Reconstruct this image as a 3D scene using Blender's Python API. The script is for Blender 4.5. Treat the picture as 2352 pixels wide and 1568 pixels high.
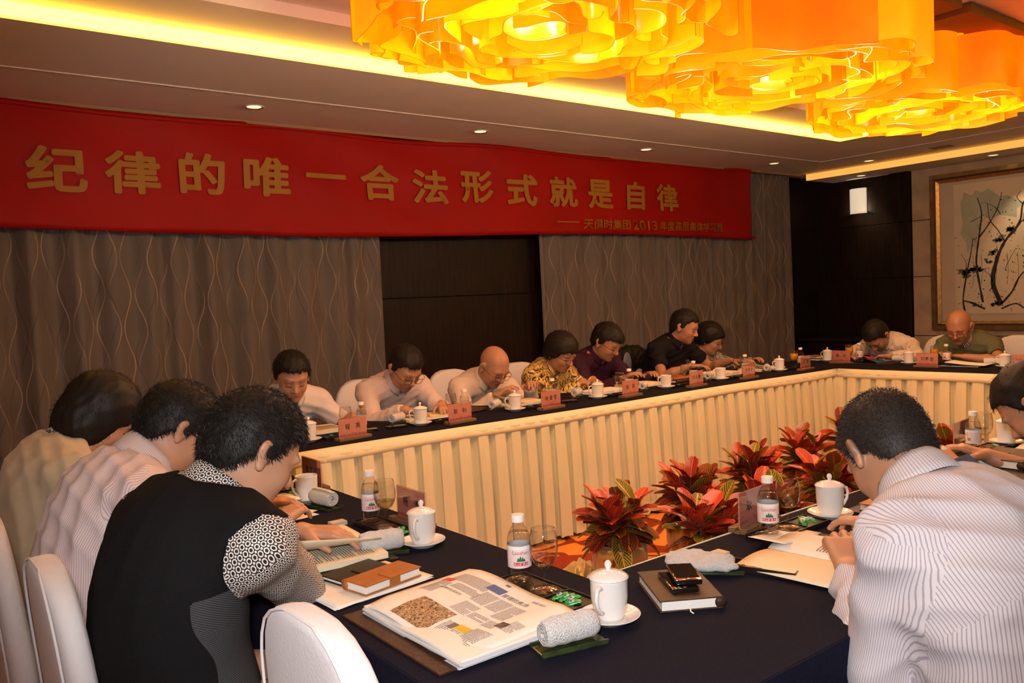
import bpy, bmesh, math, random
import numpy as np
from mathutils import Vector, Matrix

for _o in list(bpy.data.objects):
    bpy.data.objects.remove(_o)
random.seed(7)
SC = bpy.context.scene
COL = SC.collection
R = math.radians
PI = math.pi

# ------------------------------------------------------------------ camera
FPX, YAW, PITCH, ROLL, CAMH = 1896.47, 0.9133, -0.0505, -0.0453, 1.414
_fw = Vector((math.cos(YAW) * math.cos(PITCH), math.sin(YAW) * math.cos(PITCH), math.sin(PITCH)))
_rt = Vector((math.sin(YAW), -math.cos(YAW), 0))
_up = _rt.cross(_fw)
_r2 = _rt * math.cos(ROLL) + _up * math.sin(ROLL)
_u2 = -_rt * math.sin(ROLL) + _up * math.cos(ROLL)
_cam = bpy.data.cameras.new('camera')
_cam.sensor_width = 36.0
_cam.lens = FPX / 2352 * 36.0
_cam.clip_start = 0.05
CAM = bpy.data.objects.new('camera', _cam)
COL.objects.link(CAM)
CAM.matrix_world = Matrix(((_r2.x, _u2.x, -_fw.x, 0), (_r2.y, _u2.y, -_fw.y, 0), (_r2.z, _u2.z, -_fw.z, CAMH), (0, 0, 0, 1)))
SC.camera = CAM

# ------------------------------------------------------------------ world, light, exposure
_w = bpy.data.worlds.new('room_air')
SC.world = _w
_w.use_nodes = True
_w.node_tree.nodes['Background'].inputs[0].default_value = (1.0, 0.72, 0.5, 1)
_w.node_tree.nodes['Background'].inputs[1].default_value = 0.0
SC.view_settings.view_transform = 'Standard'
SC.view_settings.look = 'None'
SC.view_settings.gamma = 1.0
SC.view_settings.exposure = 0.75
SC.view_settings.use_curve_mapping = False
SC.cycles.use_denoising = True
SC.cycles.use_adaptive_sampling = True
SC.cycles.adaptive_threshold = 0.08
SC.cycles.adaptive_min_samples = 12
SC.cycles.max_bounces = 6
SC.cycles.diffuse_bounces = 3
SC.cycles.glossy_bounces = 3
SC.cycles.transmission_bounces = 6
SC.cycles.transparent_max_bounces = 8
SC.cycles.caustics_reflective = False
SC.cycles.caustics_refractive = False
SC.cycles.sample_clamp_indirect = 4.0

FLASH_W, CHAND_W, COVE_E, RIB_E, DOWN_W = 11.0, 5.0, 7.5, 0.30, 9.0


def lamp(name, kind, loc, energy, color=(1, 1, 1), size=0.1, target=None, spot=None, blend=0.6):
    d = bpy.data.lights.new(name, kind)
    d.energy = energy
    d.color = color
    if kind == 'AREA':
        d.size = size
    else:
        d.shadow_soft_size = size
    if kind == 'SPOT':
        d.spot_size = spot
        d.spot_blend = blend
    o = bpy.data.objects.new(name, d)
    COL.objects.link(o)
    o.location = loc
    if target is not None:
        v = Vector(target) - Vector(loc)
        o.rotation_euler = v.to_track_quat('-Z', 'Y').to_euler()
    return o


# the flash on top of the photographer's camera
lamp('camera_flash', 'SPOT', (-0.03, 0.0, 1.55), FLASH_W * 8, (1.0, 0.96, 0.95), 0.045, (2.2, 2.7, 1.15), R(80), 0.5)
# warm bulbs inside the three ribbon chandeliers, then added fill lamps below them
CHX = (2.19, 3.77, 5.35)
CHY = 2.57
CHZ = 2.47
for cx in CHX:
    for dx, dy in ((0, 0), (0.40, 0.0), (-0.40, 0.0), (0, 0.40), (0, -0.40)):
        lamp('chandelier_bulb_or_fill', 'POINT', (cx + dx, CHY + dy, 2.58), CHAND_W, (1.0, 0.70, 0.36), 0.05)
    for dx, dy in ((0.32, 0.30), (-0.32, 0.30), (0.32, -0.30), (-0.32, -0.30)):
        lamp('chandelier_bulb_or_fill', 'POINT', (cx + dx, CHY + dy, 2.34), CHAND_W * 1.2, (1.0, 0.81, 0.50), 0.05)  # added fill under the ribbons to brighten the soffit, not real bulbs
# recessed ceiling downlights (lit ones): rows behind and beside the photographer and over the painting
for x in (-0.9, 4.8, 6.6):
    lamp('downlight_beam', 'SPOT', (x, 0.1, 2.69), DOWN_W * 2.2, (1.0, 0.70, 0.42), 0.05, (x, 0.1, 0), R(110), 0.8)
for (x, y, tz) in ((9.02, 5.0, 1.2), (8.95, 3.42, 1.4), (8.95, 2.55, 1.4), (8.95, 1.65, 1.4)):
    lamp('downlight_beam', 'SPOT', (x, y, 2.58), DOWN_W * 1.1, (1.0, 0.74, 0.44), 0.03, (9.3, y, tz), R(62), 0.7)
lamp('wall_lamp_bulb', 'POINT', (9.235, 5.20, 2.30), 1.6, (1.0, 0.80, 0.52), 0.03)

# ------------------------------------------------------------------ materials
MATS = {}


def nt(m):
    return m.node_tree.nodes, m.node_tree.links


def mat(name, color, rough=0.6, metal=0.0, spec=0.4, noise=None, bump=None, sheen=0.0, alpha=None, emit=None, trans=0.0, ior=1.45, coat=0.0):
    if name in MATS:
        return MATS[name]
    m = bpy.data.materials.new(name)
    m.use_nodes = True
    n, l = nt(m)
    b = n['Principled BSDF']
    b.inputs['Base Color'].default_value = (*color, 1)
    b.inputs['Roughness'].default_value = rough
    b.inputs['Metallic'].default_value = metal
    b.inputs['Specular IOR Level'].default_value = spec
    b.inputs['IOR'].default_value = ior
    b.inputs['Sheen Weight'].default_value = sheen
    b.inputs['Coat Weight'].default_value = coat
    b.inputs['Transmission Weight'].default_value = trans
    if alpha is not None:
        b.inputs['Alpha'].default_value = alpha
    if emit:
        b.inputs['Emission Color'].default_value = (*emit[0], 1)
        b.inputs['Emission Strength'].default_value = emit[1]
    tc = n.new('ShaderNodeTexCoord')
    if noise:
        amt, scale = noise[:2]
        t = n.new('ShaderNodeTexNoise')
        t.inputs['Scale'].default_value = scale
        t.inputs['Detail'].default_value = 5
        if len(noise) > 2:
            mp = n.new('ShaderNodeMapping')
            mp.inputs['Scale'].default_value = noise[2]
            l.new(tc.outputs['Object'], mp.inputs[0])
            l.new(mp.outputs[0], t.inputs['Vector'])
        else:
            l.new(tc.outputs['Object'], t.inputs['Vector'])
        rp = n.new('ShaderNodeValToRGB')
        rp.color_ramp.elements[0].position = 0.3
        rp.color_ramp.elements[1].position = 0.7
        rp.color_ramp.elements[0].color = (*[c * (1 - amt) for c in color], 1)
        rp.color_ramp.elements[1].color = (*[min(1, c * (1 + amt)) for c in color], 1)
        l.new(t.outputs['Fac'], rp.inputs[0])
        l.new(rp.outputs[0], b.inputs['Base Color'])
    if bump:
        st, scale = bump
        t = n.new('ShaderNodeTexNoise')
        t.inputs['Scale'].default_value = scale
        t.inputs['Detail'].default_value = 3
        l.new(tc.outputs['Object'], t.inputs['Vector'])
        bp = n.new('ShaderNodeBump')
        bp.inputs['Strength'].default_value = st
        bp.inputs['Distance'].default_value = 0.01
        l.new(t.outputs['Fac'], bp.inputs['Height'])
        l.new(bp.outputs[0], b.inputs['Normal'])
    MATS[name] = m
    return m


def math_node(n, l, op, a, b=None, c=None):
    x = n.new('ShaderNodeMath')
    x.operation = op
    for i, v in enumerate((a, b, c)):
        if v is None:
            continue
        if isinstance(v, (int, float)):
            x.inputs[i].default_value = v
        else:
            l.new(v, x.inputs[i])
    return x.outputs[0]


def mixcol(n, l, fac, c1, c2):
    x = n.new('ShaderNodeMix')
    x.data_type = 'RGBA'
    if isinstance(fac, (int, float)):
        x.inputs['Factor'].default_value = fac
    else:
        l.new(fac, x.inputs['Factor'])
    for s, c in ((6, c1), (7, c2)):
        if isinstance(c, tuple):
            x.inputs[s].default_value = (*c, 1)
        else:
            l.new(c, x.inputs[s])
    return x.outputs[2]


# ------------------------------------------------------------------ object helpers
def link(o, parent=None):
    COL.objects.link(o)
    if parent is not None:
        o.parent = parent
    return o


def tag(o, label=None, cat=None, group=None, kind=None):
    if label:
        o['label'] = label
    if cat:
        o['category'] = cat
    if group:
        o['group'] = group
    if kind:
        o['kind'] = kind
    return o


def empty(name, loc, rz=0.0, label=None, cat=None, group=None):
    o = bpy.data.objects.new(name, None)
    o.empty_display_size = 0.05
    o.location = loc
    o.rotation_euler = (0, 0, rz)
    link(o)
    return tag(o, label, cat, group)


def mesh_obj(name, verts, faces, m, parent=None, smooth=False, loc=None):
    me = bpy.data.meshes.new(name)
    me.from_pydata([tuple(v) for v in verts], [], [tuple(f) for f in faces])
    if smooth:
        me.shade_smooth()
    me.materials.append(m)
    me.update()
    o = bpy.data.objects.new(name, me)
    if loc is not None:
        o.location = loc
    return link(o, parent)


def obj_from(name, me, parent=None, loc=(0, 0, 0), rot=(0, 0, 0), scale=(1, 1, 1)):
    o = bpy.data.objects.new(name, me)
    o.location = loc
    o.rotation_euler = rot
    o.scale = scale
    return link(o, parent)


class MB:
    """collects simple solids into one mesh"""

    def __init__(self):
        self.v, self.f = [], []

    def add(self, v, f):
        n = len(self.v)
        self.v += [tuple(p) for p in v]
        self.f += [tuple(i + n for i in q) for q in f]
        return self

    def box(self, x0, x1, y0, y1, z0, z1, M=None, bev=0.0):
        if bev > 0:
            b = bmesh.new()
            bmesh.ops.create_cube(b, size=1)
            for q in b.verts:
                q.co = Vector(((x0 + x1) / 2 + q.co.x * (x1 - x0), (y0 + y1) / 2 + q.co.y * (y1 - y0), (z0 + z1) / 2 + q.co.z * (z1 - z0)))
            bmesh.ops.bevel(b, geom=list(b.edges), offset=bev, segments=2, profile=0.5, affect='EDGES')
            b.verts.index_update()
            v = [q.co.copy() for q in b.verts]
            f = [[q.index for q in p.verts] for p in b.faces]
            b.free()
        else:
            v = [Vector(p) for p in ((x0, y0, z0), (x1, y0, z0), (x1, y1, z0), (x0, y1, z0), (x0, y0, z1), (x1, y0, z1), (x1, y1, z1), (x0, y1, z1))]
            f = [(3, 2, 1, 0), (4, 5, 6, 7), (0, 1, 5, 4), (1, 2, 6, 5), (2, 3, 7, 6), (3, 0, 4, 7)]
        if M is not None:
            v = [M @ p for p in v]
        return self.add(v, f)

    def lathe(self, prof, seg=24, c=(0, 0, 0), M=None, cap0=True, cap1=True):
        v, f = [], []
        for (r, z) in prof:
            for i in range(seg):
                a = 2 * PI * i / seg
                v.append(Vector((c[0] + r * math.cos(a), c[1] + r * math.sin(a), c[2] + z)))
        n = len(prof)
        for j in range(n - 1):
            for i in range(seg):
                k = (i + 1) % seg
                f.append((j * seg + i, j * seg + k, (j + 1) * seg + k, (j + 1) * seg + i))
        if cap0:
            f.append(tuple(range(seg - 1, -1, -1)))
        if cap1:
            f.append(tuple((n - 1) * seg + i for i in range(seg)))
        if M is not None:
            v = [M @ p for p in v]
        return self.add(v, f)

    def tube(self, pts, rad, seg=10, caps=True, up=None):
        pts = [Vector(p) for p in pts]
        n = len(pts)
        if not hasattr(rad, '__len__'):
            rad = [rad] * n
        v, f = [], []
        pn = None
        for i, p in enumerate(pts):
            t = (pts[min(i + 1, n - 1)] - pts[max(i - 1, 0)]).normalized()
            if pn is None:
                a = Vector((0, 0, 1)) if abs(t.z) < 0.9 else Vector((1, 0, 0))
                pn = (a - t * a.dot(t)).normalized()
            else:
                pn = (pn - t * pn.dot(t)).normalized()
            bn = t.cross(pn)
            for k in range(seg):
                a = 2 * PI * k / seg
                v.append(p + (pn * math.cos(a) + bn * math.sin(a)) * rad[i])
        for j in range(n - 1):
            for k in range(seg):
                k2 = (k + 1) % seg
                f.append((j * seg + k, j * seg + k2, (j + 1) * seg + k2, (j + 1) * seg + k))
        if caps:
            f.append(tuple(range(seg - 1, -1, -1)))
            f.append(tuple((n - 1) * seg + k for k in range(seg)))
        return self.add(v, f)

    def build(self, name, m, parent=None, smooth=False, loc=None, angle=None):
        o = mesh_obj(name, self.v, self.f, m, parent, smooth, loc)
        if angle is not None:
            o.data.shade_smooth()
            o.data.set_sharp_from_angle(angle=R(angle))
        return o

    def mesh(self, name, m, smooth=False, angle=None):
        me = bpy.data.meshes.new(name)
        me.from_pydata(self.v, [], self.f)
        if smooth:
            me.shade_smooth()
        if angle is not None:
            me.shade_smooth()
            me.set_sharp_from_angle(angle=R(angle))
        me.materials.append(m)
        return me


def grid_mesh(nu, nv, fn, thick=0.0, tdir=None):
    """verts/faces of a (nu x nv) sheet; with thick a closed double sheet offset along tdir(u,v) or z"""
    V = [Vector(fn(i / nu, j / nv)) for j in range(nv + 1) for i in range(nu + 1)]
    F = []
    W = nu + 1
    for j in range(nv):
        for i in range(nu):
            F.append((j * W + i, j * W + i + 1, (j + 1) * W + i + 1, (j + 1) * W + i))
    if thick:
        n = len(V)
        nr = [Vector((0, 0, 0)) for _ in V]
        for q in F:
            c = (V[q[1]] - V[q[0]]).cross(V[q[3]] - V[q[0]])
            for k in q:
                nr[k] += c
        V2 = [V[k] - (nr[k].normalized() if nr[k].length > 0 else Vector((0, 0, 1))) * thick for k in range(n)]
        F2 = [tuple(reversed([k + n for k in q])) for q in F]
        ring = [i for i in range(W)] + [j * W + nu for j in range(1, nv + 1)] + [nv * W + i for i in range(nu - 1, -1, -1)] + [j * W for j in range(nv - 1, 0, -1)]
        side = []
        for a in range(len(ring)):
            p, q = ring[a], ring[(a + 1) % len(ring)]
            side.append((q, p, p + n, q + n))
        return V + V2, F + F2 + side
    return V, F


def text_mesh(s, size, m, bold=0.0, name='lettering', extrude=0.0, spacing=1.0, center=True):
    c = bpy.data.curves.new(name, 'FONT')
    c.body = s
    c.size = size
    c.offset = bold * size
    c.space_character = spacing
    c.resolution_u = 3
    c.extrude = extrude
    o = bpy.data.objects.new(name, c)
    me = bpy.data.meshes.new_from_object(o)
    bpy.data.objects.remove(o)
    bpy.data.curves.remove(c)
    if center:
        co = np.zeros(len(me.vertices) * 3)
        me.vertices.foreach_get('co', co)
        co = co.reshape(-1, 3)
        mid = (co.min(0) + co.max(0)) / 2
        co[:, :2] -= mid[:2]
        me.vertices.foreach_set('co', co.ravel())
        me.update()
    me.name = name
    me.materials.clear()
    me.materials.append(m)
    return me


def stand_up(rz):
    """matrix that stands lettering (in xy) upright, read from the -y side, then turned by rz"""
    return Matrix.Rotation(rz, 4, 'Z') @ Matrix.Rotation(R(90), 4, 'X')
# ------------------------------------------------------------------ the room
X0, X1, Y0, Y1, ZC = -1.6, 9.3, -2.6, 5.8, 2.72
CO = (0.44, 7.1, 0.96, 4.16)          # coffer opening x0 x1 y0 y1


def carpet_material():
    m = bpy.data.materials.new('carpet_pile')
    m.use_nodes = True
    n, l = nt(m)
    b = n['Principled BSDF']
    b.inputs['Roughness'].default_value = 0.95
    b.inputs['Specular IOR Level'].default_value = 0.1
    tc = n.new('ShaderNodeTexCoord')
    w = n.new('ShaderNodeTexNoise')
    w.inputs['Scale'].default_value = 0.9
    w.inputs['Detail'].default_value = 1
    w.inputs['Distortion'].default_value = 1.6
    l.new(tc.outputs['Object'], w.inputs['Vector'])
    # swirling bands: thin iso-lines of a distorted noise
    s = math_node(n, l, 'MULTIPLY', w.outputs['Fac'], 9.0)
    fr = math_node(n, l, 'FRACT', s)
    band = math_node(n, l, 'COMPARE', fr, 0.5, 0.13)
    w2 = n.new('ShaderNodeTexNoise')
    w2.inputs['Scale'].default_value = 1.7
    w2.inputs['Distortion'].default_value = 1.0
    l.new(tc.outputs['Object'], w2.inputs['Vector'])
    big = math_node(n, l, 'GREATER_THAN', w2.outputs['Fac'], 0.60)
    fine = n.new('ShaderNodeTexNoise')
    fine.inputs['Scale'].default_value = 260
    l.new(tc.outputs['Object'], fine.inputs['Vector'])
    c = mixcol(n, l, band, (0.78, 0.30, 0.045), (0.26, 0.028, 0.016))
    c = mixcol(n, l, big, c, (0.30, 0.035, 0.018))
    c = mixcol(n, l, math_node(n, l, 'MULTIPLY', fine.outputs['Fac'], 0.35), c, (0.32, 0.10, 0.02))
    l.new(c, b.inputs['Base Color'])
    bp = n.new('ShaderNodeBump')
    bp.inputs['Strength'].default_value = 0.6
    bp.inputs['Distance'].default_value = 0.004
    l.new(fine.outputs['Fac'], bp.inputs['Height'])
    l.new(bp.outputs[0], b.inputs['Normal'])
    return m


def wood_material(name, c1, c2, rough=0.5):
    m = bpy.data.materials.new(name)
    m.use_nodes = True
    n, l = nt(m)
    b = n['Principled BSDF']
    b.inputs['Roughness'].default_value = rough
    b.inputs['Specular IOR Level'].default_value = 0.2
    tc = n.new('ShaderNodeTexCoord')
    mp = n.new('ShaderNodeMapping')
    mp.inputs['Scale'].default_value = (38, 38, 1.6)
    l.new(tc.outputs['Object'], mp.inputs[0])
    t = n.new('ShaderNodeTexNoise')
    t.inputs['Scale'].default_value = 2.2
    t.inputs['Detail'].default_value = 6
    l.new(mp.outputs[0], t.inputs['Vector'])
    rp = n.new('ShaderNodeValToRGB')
    rp.color_ramp.elements[0].position = 0.35
    rp.color_ramp.elements[1].position = 0.68
    rp.color_ramp.elements[0].color = (*c1, 1)
    rp.color_ramp.elements[1].color = (*c2, 1)
    l.new(t.outputs['Fac'], rp.inputs[0])
    l.new(rp.outputs[0], b.inputs['Base Color'])
    return m


def curtain_material():
    m = bpy.data.materials.new('curtain_weave')
    m.use_nodes = True
    n, l = nt(m)
    b = n['Principled BSDF']
    b.inputs['Roughness'].default_value = 0.55
    b.inputs['Sheen Weight'].default_value = 0.3
    b.inputs['Specular IOR Level'].default_value = 0.3
    tc = n.new('ShaderNodeTexCoord')
    uv = n.new('ShaderNodeSeparateXYZ')
    l.new(tc.outputs['UV'], uv.inputs[0])
    u, v = uv.outputs[0], uv.outputs[1]
    per, amp = 0.085, 0.030

    def lines(shift, width, seed):
        x = math_node(n, l, 'ADD', math_node(n, l, 'DIVIDE', u, per), shift)
        k = math_node(n, l, 'ROUND', x)
        sg = math_node(n, l, 'SUBTRACT', math_node(n, l, 'MULTIPLY', math_node(n, l, 'ABSOLUTE', math_node(n, l, 'MODULO', k, 2.0)), 2.0), 1.0)
        wv = math_node(n, l, 'SINE', math_node(n, l, 'ADD', math_node(n, l, 'MULTIPLY', v, 2 * PI / 0.46), math_node(n, l, 'MULTIPLY', k, 0.13 * seed)))
        cen = math_node(n, l, 'MULTIPLY', math_node(n, l, 'MULTIPLY', wv, sg), amp / per)
        d = math_node(n, l, 'ABSOLUTE', math_node(n, l, 'SUBTRACT', math_node(n, l, 'SUBTRACT', x, k), cen))
        # strength comes and goes along each line
        rnd = n.new('ShaderNodeTexNoise')
        cb = n.new('ShaderNodeCombineXYZ')
        l.new(math_node(n, l, 'MULTIPLY', k, 7.31), cb.inputs[0])
        l.new(math_node(n, l, 'MULTIPLY', v, 2.4), cb.inputs[1])
        cb.inputs[2].default_value = seed
        l.new(cb.outputs[0], rnd.inputs['Vector'])
        rnd.inputs['Scale'].default_value = 1.0
        on = n.new('ShaderNodeMapRange')
        on.inputs['From Min'].default_value = 0.40
        on.inputs['From Max'].default_value = 0.58
        l.new(rnd.outputs['Fac'], on.inputs['Value'])
        ln = n.new('ShaderNodeMapRange')
        ln.inputs['From Min'].default_value = width / per
        ln.inputs['From Max'].default_value = width / per * 0.25
        l.new(d, ln.inputs['Value'])
        return math_node(n, l, 'MULTIPLY', ln.outputs[0], on.outputs[0])
    bright = lines(0.0, 0.0055, 1.0)
    dark = lines(0.22, 0.006, 2.0)
    nz = n.new('ShaderNodeTexNoise')
    nz.inputs['Scale'].default_value = 3.0
    l.new(tc.outputs['UV'], nz.inputs['Vector'])
    base = mixcol(n, l, nz.outputs['Fac'], (0.095, 0.078, 0.068), (0.160, 0.126, 0.106))
    c = mixcol(n, l, math_node(n, l, 'MULTIPLY', dark, 0.65), base, (0.06, 0.042, 0.035))
    c = mixcol(n, l, math_node(n, l, 'MULTIPLY', bright, 0.75), c, (0.46, 0.31, 0.20))
    l.new(c, b.inputs['Base Color'])
    bp = n.new('ShaderNodeBump')
    bp.inputs['Strength'].default_value = 0.5
    bp.inputs['Distance'].default_value = 0.004
    l.new(bright, bp.inputs['Height'])
    l.new(bp.outputs[0], b.inputs['Normal'])
    return m


M_carpet = carpet_material()
M_wood = wood_material('dark_wood_veneer', (0.006, 0.003, 0.002), (0.020, 0.009, 0.005))
M_curtain = curtain_material()
M_ceil = mat('ceiling_paint', (0.86, 0.78, 0.70), 0.8, noise=(0.02, 3))
M_wallpaint = mat('wall_paint', (0.46, 0.34, 0.25), 0.8, noise=(0.06, 2))
M_stone = mat('beige_stone', (0.50, 0.36, 0.24), 0.45, noise=(0.14, 6), bump=(0.15, 30))
M_trim = mat('ceiling_bead', (0.80, 0.68, 0.60), 0.5, noise=(0.02, 3))
M_joint = mat('dark_joint', (0.02, 0.012, 0.008), 0.9)


def struct(o):
    o['kind'] = 'structure'
    return o


def bx(name, x0, x1, y0, y1, z0, z1, m, parent=None, bev=0.0):
    return MB().box(x0, x1, y0, y1, z0, z1, bev=bev).build(name, m, parent)


struct(bx('floor', X0, X1, Y0, Y1, -0.1, 0.0, M_carpet))
wl = struct(bx('wall_left', X0, X1 + 0.1, Y1, Y1 + 0.1, 0, 3.0, M_joint))
wb = struct(bx('wall_back', X1, X1 + 0.1, Y0, Y1, 0, 3.0, M_joint))
struct(bx('wall_right', X0, X1 + 0.1, Y0 - 0.1, Y0, 0, 3.0, M_wallpaint))
struct(bx('wall_front', X0 - 0.1, X0, Y0, Y1 + 0.1, 0, 3.0, M_wallpaint))

# ceiling: soffit ring, ledge, upper coffer
cb = MB()
cb.box(X0, CO[0], Y0, Y1, ZC, ZC + 0.05).box(CO[1], 8.75, Y0, Y1, ZC, ZC + 0.05)
cb.box(CO[0], CO[1], Y0, CO[2], ZC, ZC + 0.05).box(CO[0], CO[1], CO[3], 5.62, ZC, ZC + 0.05)
cb.box(8.75, X1, Y0, 5.55, 2.645, 2.70).box(8.75, X1, 5.55, Y1, ZC, ZC + 0.05)
ceil = struct(cb.build('ceiling', M_ceil))
cb = MB()
L0, L1, L2, L3 = CO[0] + 0.42, CO[1] - 0.42, CO[2] + 0.42, CO[3] - 0.42
zl = 2.795
cb.box(CO[0] - .05, L0, CO[2] - .05, CO[3] + .05, zl, zl + 0.06).box(L1, CO[1] + .05, CO[2] - .05, CO[3] + .05, zl, zl + 0.06)
cb.box(L0, L1, CO[2] - .05, L2, zl, zl + 0.06).box(L0, L1, L3, CO[3] + .05, zl, zl + 0.06)
cb.build('ceiling_ledge', M_ceil, ceil)
bx('ceiling_coffer', L0 - .02, L1 + .02, L2 - .02, L3 + .02, 2.855, 2.9, M_ceil, ceil)
# glowing cove strips on the inner faces of the coffer, and along the far soffit edge
M_cove = mat('cove_light', (1, 0.8, 0.3), 0.5, emit=((1.0, 0.50, 0.035), COVE_E))
for nm, a in (('cove_light', (CO[0] + .012, CO[1] - .012, CO[3] - .012, CO[3])), ('cove_light', (CO[0] + .012, CO[1] - .012, CO[2], CO[2] + .012)),
              ('cove_light', (CO[0], CO[0] + .012, CO[2], CO[3])), ('cove_light', (CO[1] - .012, CO[1], CO[2], CO[3]))):
    bx(nm, *a, ZC + 0.012, zl - 0.004, M_cove, ceil)
M_cove2 = mat('slot_light', (1, 0.7, 0.3), 0.5, emit=((1.0, 0.40, 0.06), 0.55))
bx('slot_light', 8.735, 8.75, Y0, 5.55, 2.645, 2.715, M_cove2, ceil)
# thin bead that runs round the soffit
tb = MB()
for a in ((X0, 8.03, 4.92, 4.935), (8.03, 8.045, Y0, 4.935)):
    tb.box(*a, ZC - 0.006, ZC)
tr = struct(tb.build('trim_1', M_trim))
# brown pelmet edge over curtains
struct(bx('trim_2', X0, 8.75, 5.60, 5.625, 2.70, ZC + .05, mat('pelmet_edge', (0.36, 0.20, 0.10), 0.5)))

# recessed downlights
M_ring = mat('downlight_ring', (0.75, 0.66, 0.58), 0.35)
M_lens = mat('downlight_lens', (0.9, 0.8, 0.6), 0.4, emit=((1.0, 0.72, 0.36), 1.1))
M_lens_off = mat('downlight_reflector', (0.95, 0.80, 0.58), 0.12, metal=0.9)


def downlight(x, y, z, label, lit):
    t = empty('downlight', (x, y, z), 0, label, 'downlight', 'recessed ceiling downlights')
    MB().lathe([(0.045, -0.001), (0.062, -0.006), (0.064, 0.0), (0.050, 0.004), (0.045, -0.001)], 24, cap0=False, cap1=False).build('trim_ring', M_ring, t, True)
    MB().lathe([(0.046, 0.0), (0.030, 0.001), (0.001, 0.0015)], 20, cap0=False).build('lens', M_lens if lit else M_lens_off, t, True)
    return t


for x, lb in ((2.02, 'recessed ceiling downlight above the second to fourth banner characters'), (3.80, 'recessed ceiling downlight over the middle of the red banner'),
              (5.65, 'recessed ceiling downlight over the right half of the red banner'), (7.60, 'recessed ceiling downlight by the right end of the banner')):
    downlight(x, 5.2, ZC - 0.002, lb, True)
downlight(8.5, 4.65, ZC - 0.002, 'recessed downlight just before the glowing slot, above the wood wall', True)
downlight(9.0, 5.02, 2.643, 'recessed downlight in the low soffit above the white wall lamp', True)
downlight(9.0, 3.62, 2.643, 'recessed downlight in the low soffit above the framed painting', True)
vent = struct(bx('ceiling_vent', 8.35, 8.47, 3.75, 3.95, ZC - 0.006, ZC, mat('vent_grey', (0.25, 0.15, 0.10), 0.6)))

# curtain wall: wood panels between the curtains and in the corner
for (a, b) in ((3.0, 4.85), (8.5, 9.29)):
    for (z0, z1) in ((0.0, 0.80), (0.808, 1.46), (1.468, 2.085), (2.093, 2.72)):
        bx('wood_panel', a, b, Y1 - 0.02, Y1, z0, z1, M_wood, wl, 0.002)
bx('plaster_strip', X0, 3.0, Y1 - 0.012, Y1, 0, 2.72, M_wallpaint, wl)
bx('plaster_strip', 4.85, 8.5, Y1 - 0.012, Y1, 0, 2.72, M_wallpaint, wl)
# painting wall: wood, pilaster, stone slabs
for (z0, z1) in ((0.0, 0.80), (0.808, 1.46), (1.468, 2.085), (2.093, 2.645)):
    bx('wood_panel', X1 - 0.02, X1, 4.82, Y1 - 0.02, z0, z1, M_wood, wb, 0.002)
    for (a, b) in ((4.59 - 1.9, 4.59), (4.59 - 3.8, 4.59 - 1.906), (4.59 - 5.7, 4.59 - 3.806), (Y0, 4.59 - 5.706)):
        bx('stone_slab', X1 - 0.012, X1, a, b, z0, z1, M_stone, wb, 0.001)
for (z0, z1) in ((0.0, 0.80), (0.808, 1.46), (1.468, 2.085), (2.093, 2.69)):
    bx('pilaster', X1 - 0.075, X1, 4.60, 4.82, z0, z1, M_wood, wb, 0.002)


def curtain(name, x0, x1, seed, label, cat, shift=0.0):
    rnd = random.Random(seed)
    W = x1 - x0
    nf = int(W / 0.21)
    # fold centres with uneven spacing
    xs = [0]
    while xs[-1] < W:
        xs.append(xs[-1] + rnd.uniform(0.13, 0.28))
    nu = int(W / 0.018)
    nz = 26
    dep = [rnd.uniform(0.020, 0.050) for _ in xs]

    def off(x, z):
        k = 0
        while k < len(xs) - 2 and xs[k + 1] < x:
            k += 1
        t = (x - xs[k]) / (xs[k + 1] - xs[k])
        d = dep[k] * (1 - t) + dep[k + 1] * t
        s = math.cos(2 * PI * t)
        s = s * (0.75 + 0.25 * abs(s))
        return d * s * (0.65 + 0.35 * (1 - z / 2.7)) + 0.006 * math.sin(5 * x + z * 1.3)
    V, F, U = [], [], []
    arc = 0
    for i in range(nu + 1):
        x = W * i / nu
        if i:
            px = W * (i - 1) / nu
            arc += math.hypot(x - px, off(x, 1.3) - off(px, 1.3))
        for j in range(nz + 1):
            z = 0.015 + (2.735 - 0.015) * j / nz
            V.append((x0 + x, 5.69 - off(x, z), z))
            U.append((arc + shift, z))
    H = nz + 1
    for i in range(nu):
        for j in range(nz):
            F.append((i * H + j, (i + 1) * H + j, (i + 1) * H + j + 1, i * H + j + 1))
    o = mesh_obj(name, V, F, M_curtain, None, True)
    uvl = o.data.uv_layers.new(name='UVMap')
    lv = np.zeros(len(o.data.loops), dtype=np.int32)
    o.data.loops.foreach_get('vertex_index', lv)
    uvl.data.foreach_set('uv', np.array(U)[lv].ravel())
    sm = o.modifiers.new('thickness', 'SOLIDIFY')
    sm.thickness = 0.004
    return tag(o, label, cat, 'grey brown wall curtains')


curtain('curtain', X0 + 0.02, 3.13, 3, 'wide grey-brown curtain with wavy lines behind the seated left group', 'curtain')
curtain('curtain', 4.72, 8.60, 5, 'grey-brown wavy-line curtain between the dark panel and the corner', 'curtain', 3.1)

# ------------------------------------------------------------------ banner
M_red = mat('banner_cloth', (0.34, 0.003, 0.002), 0.55, noise=(0.10, 1.4), spec=0.2)
M_gold = mat('banner_gold', (0.36, 0.155, 0.012), 0.6, noise=(0.05, 4))


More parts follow.
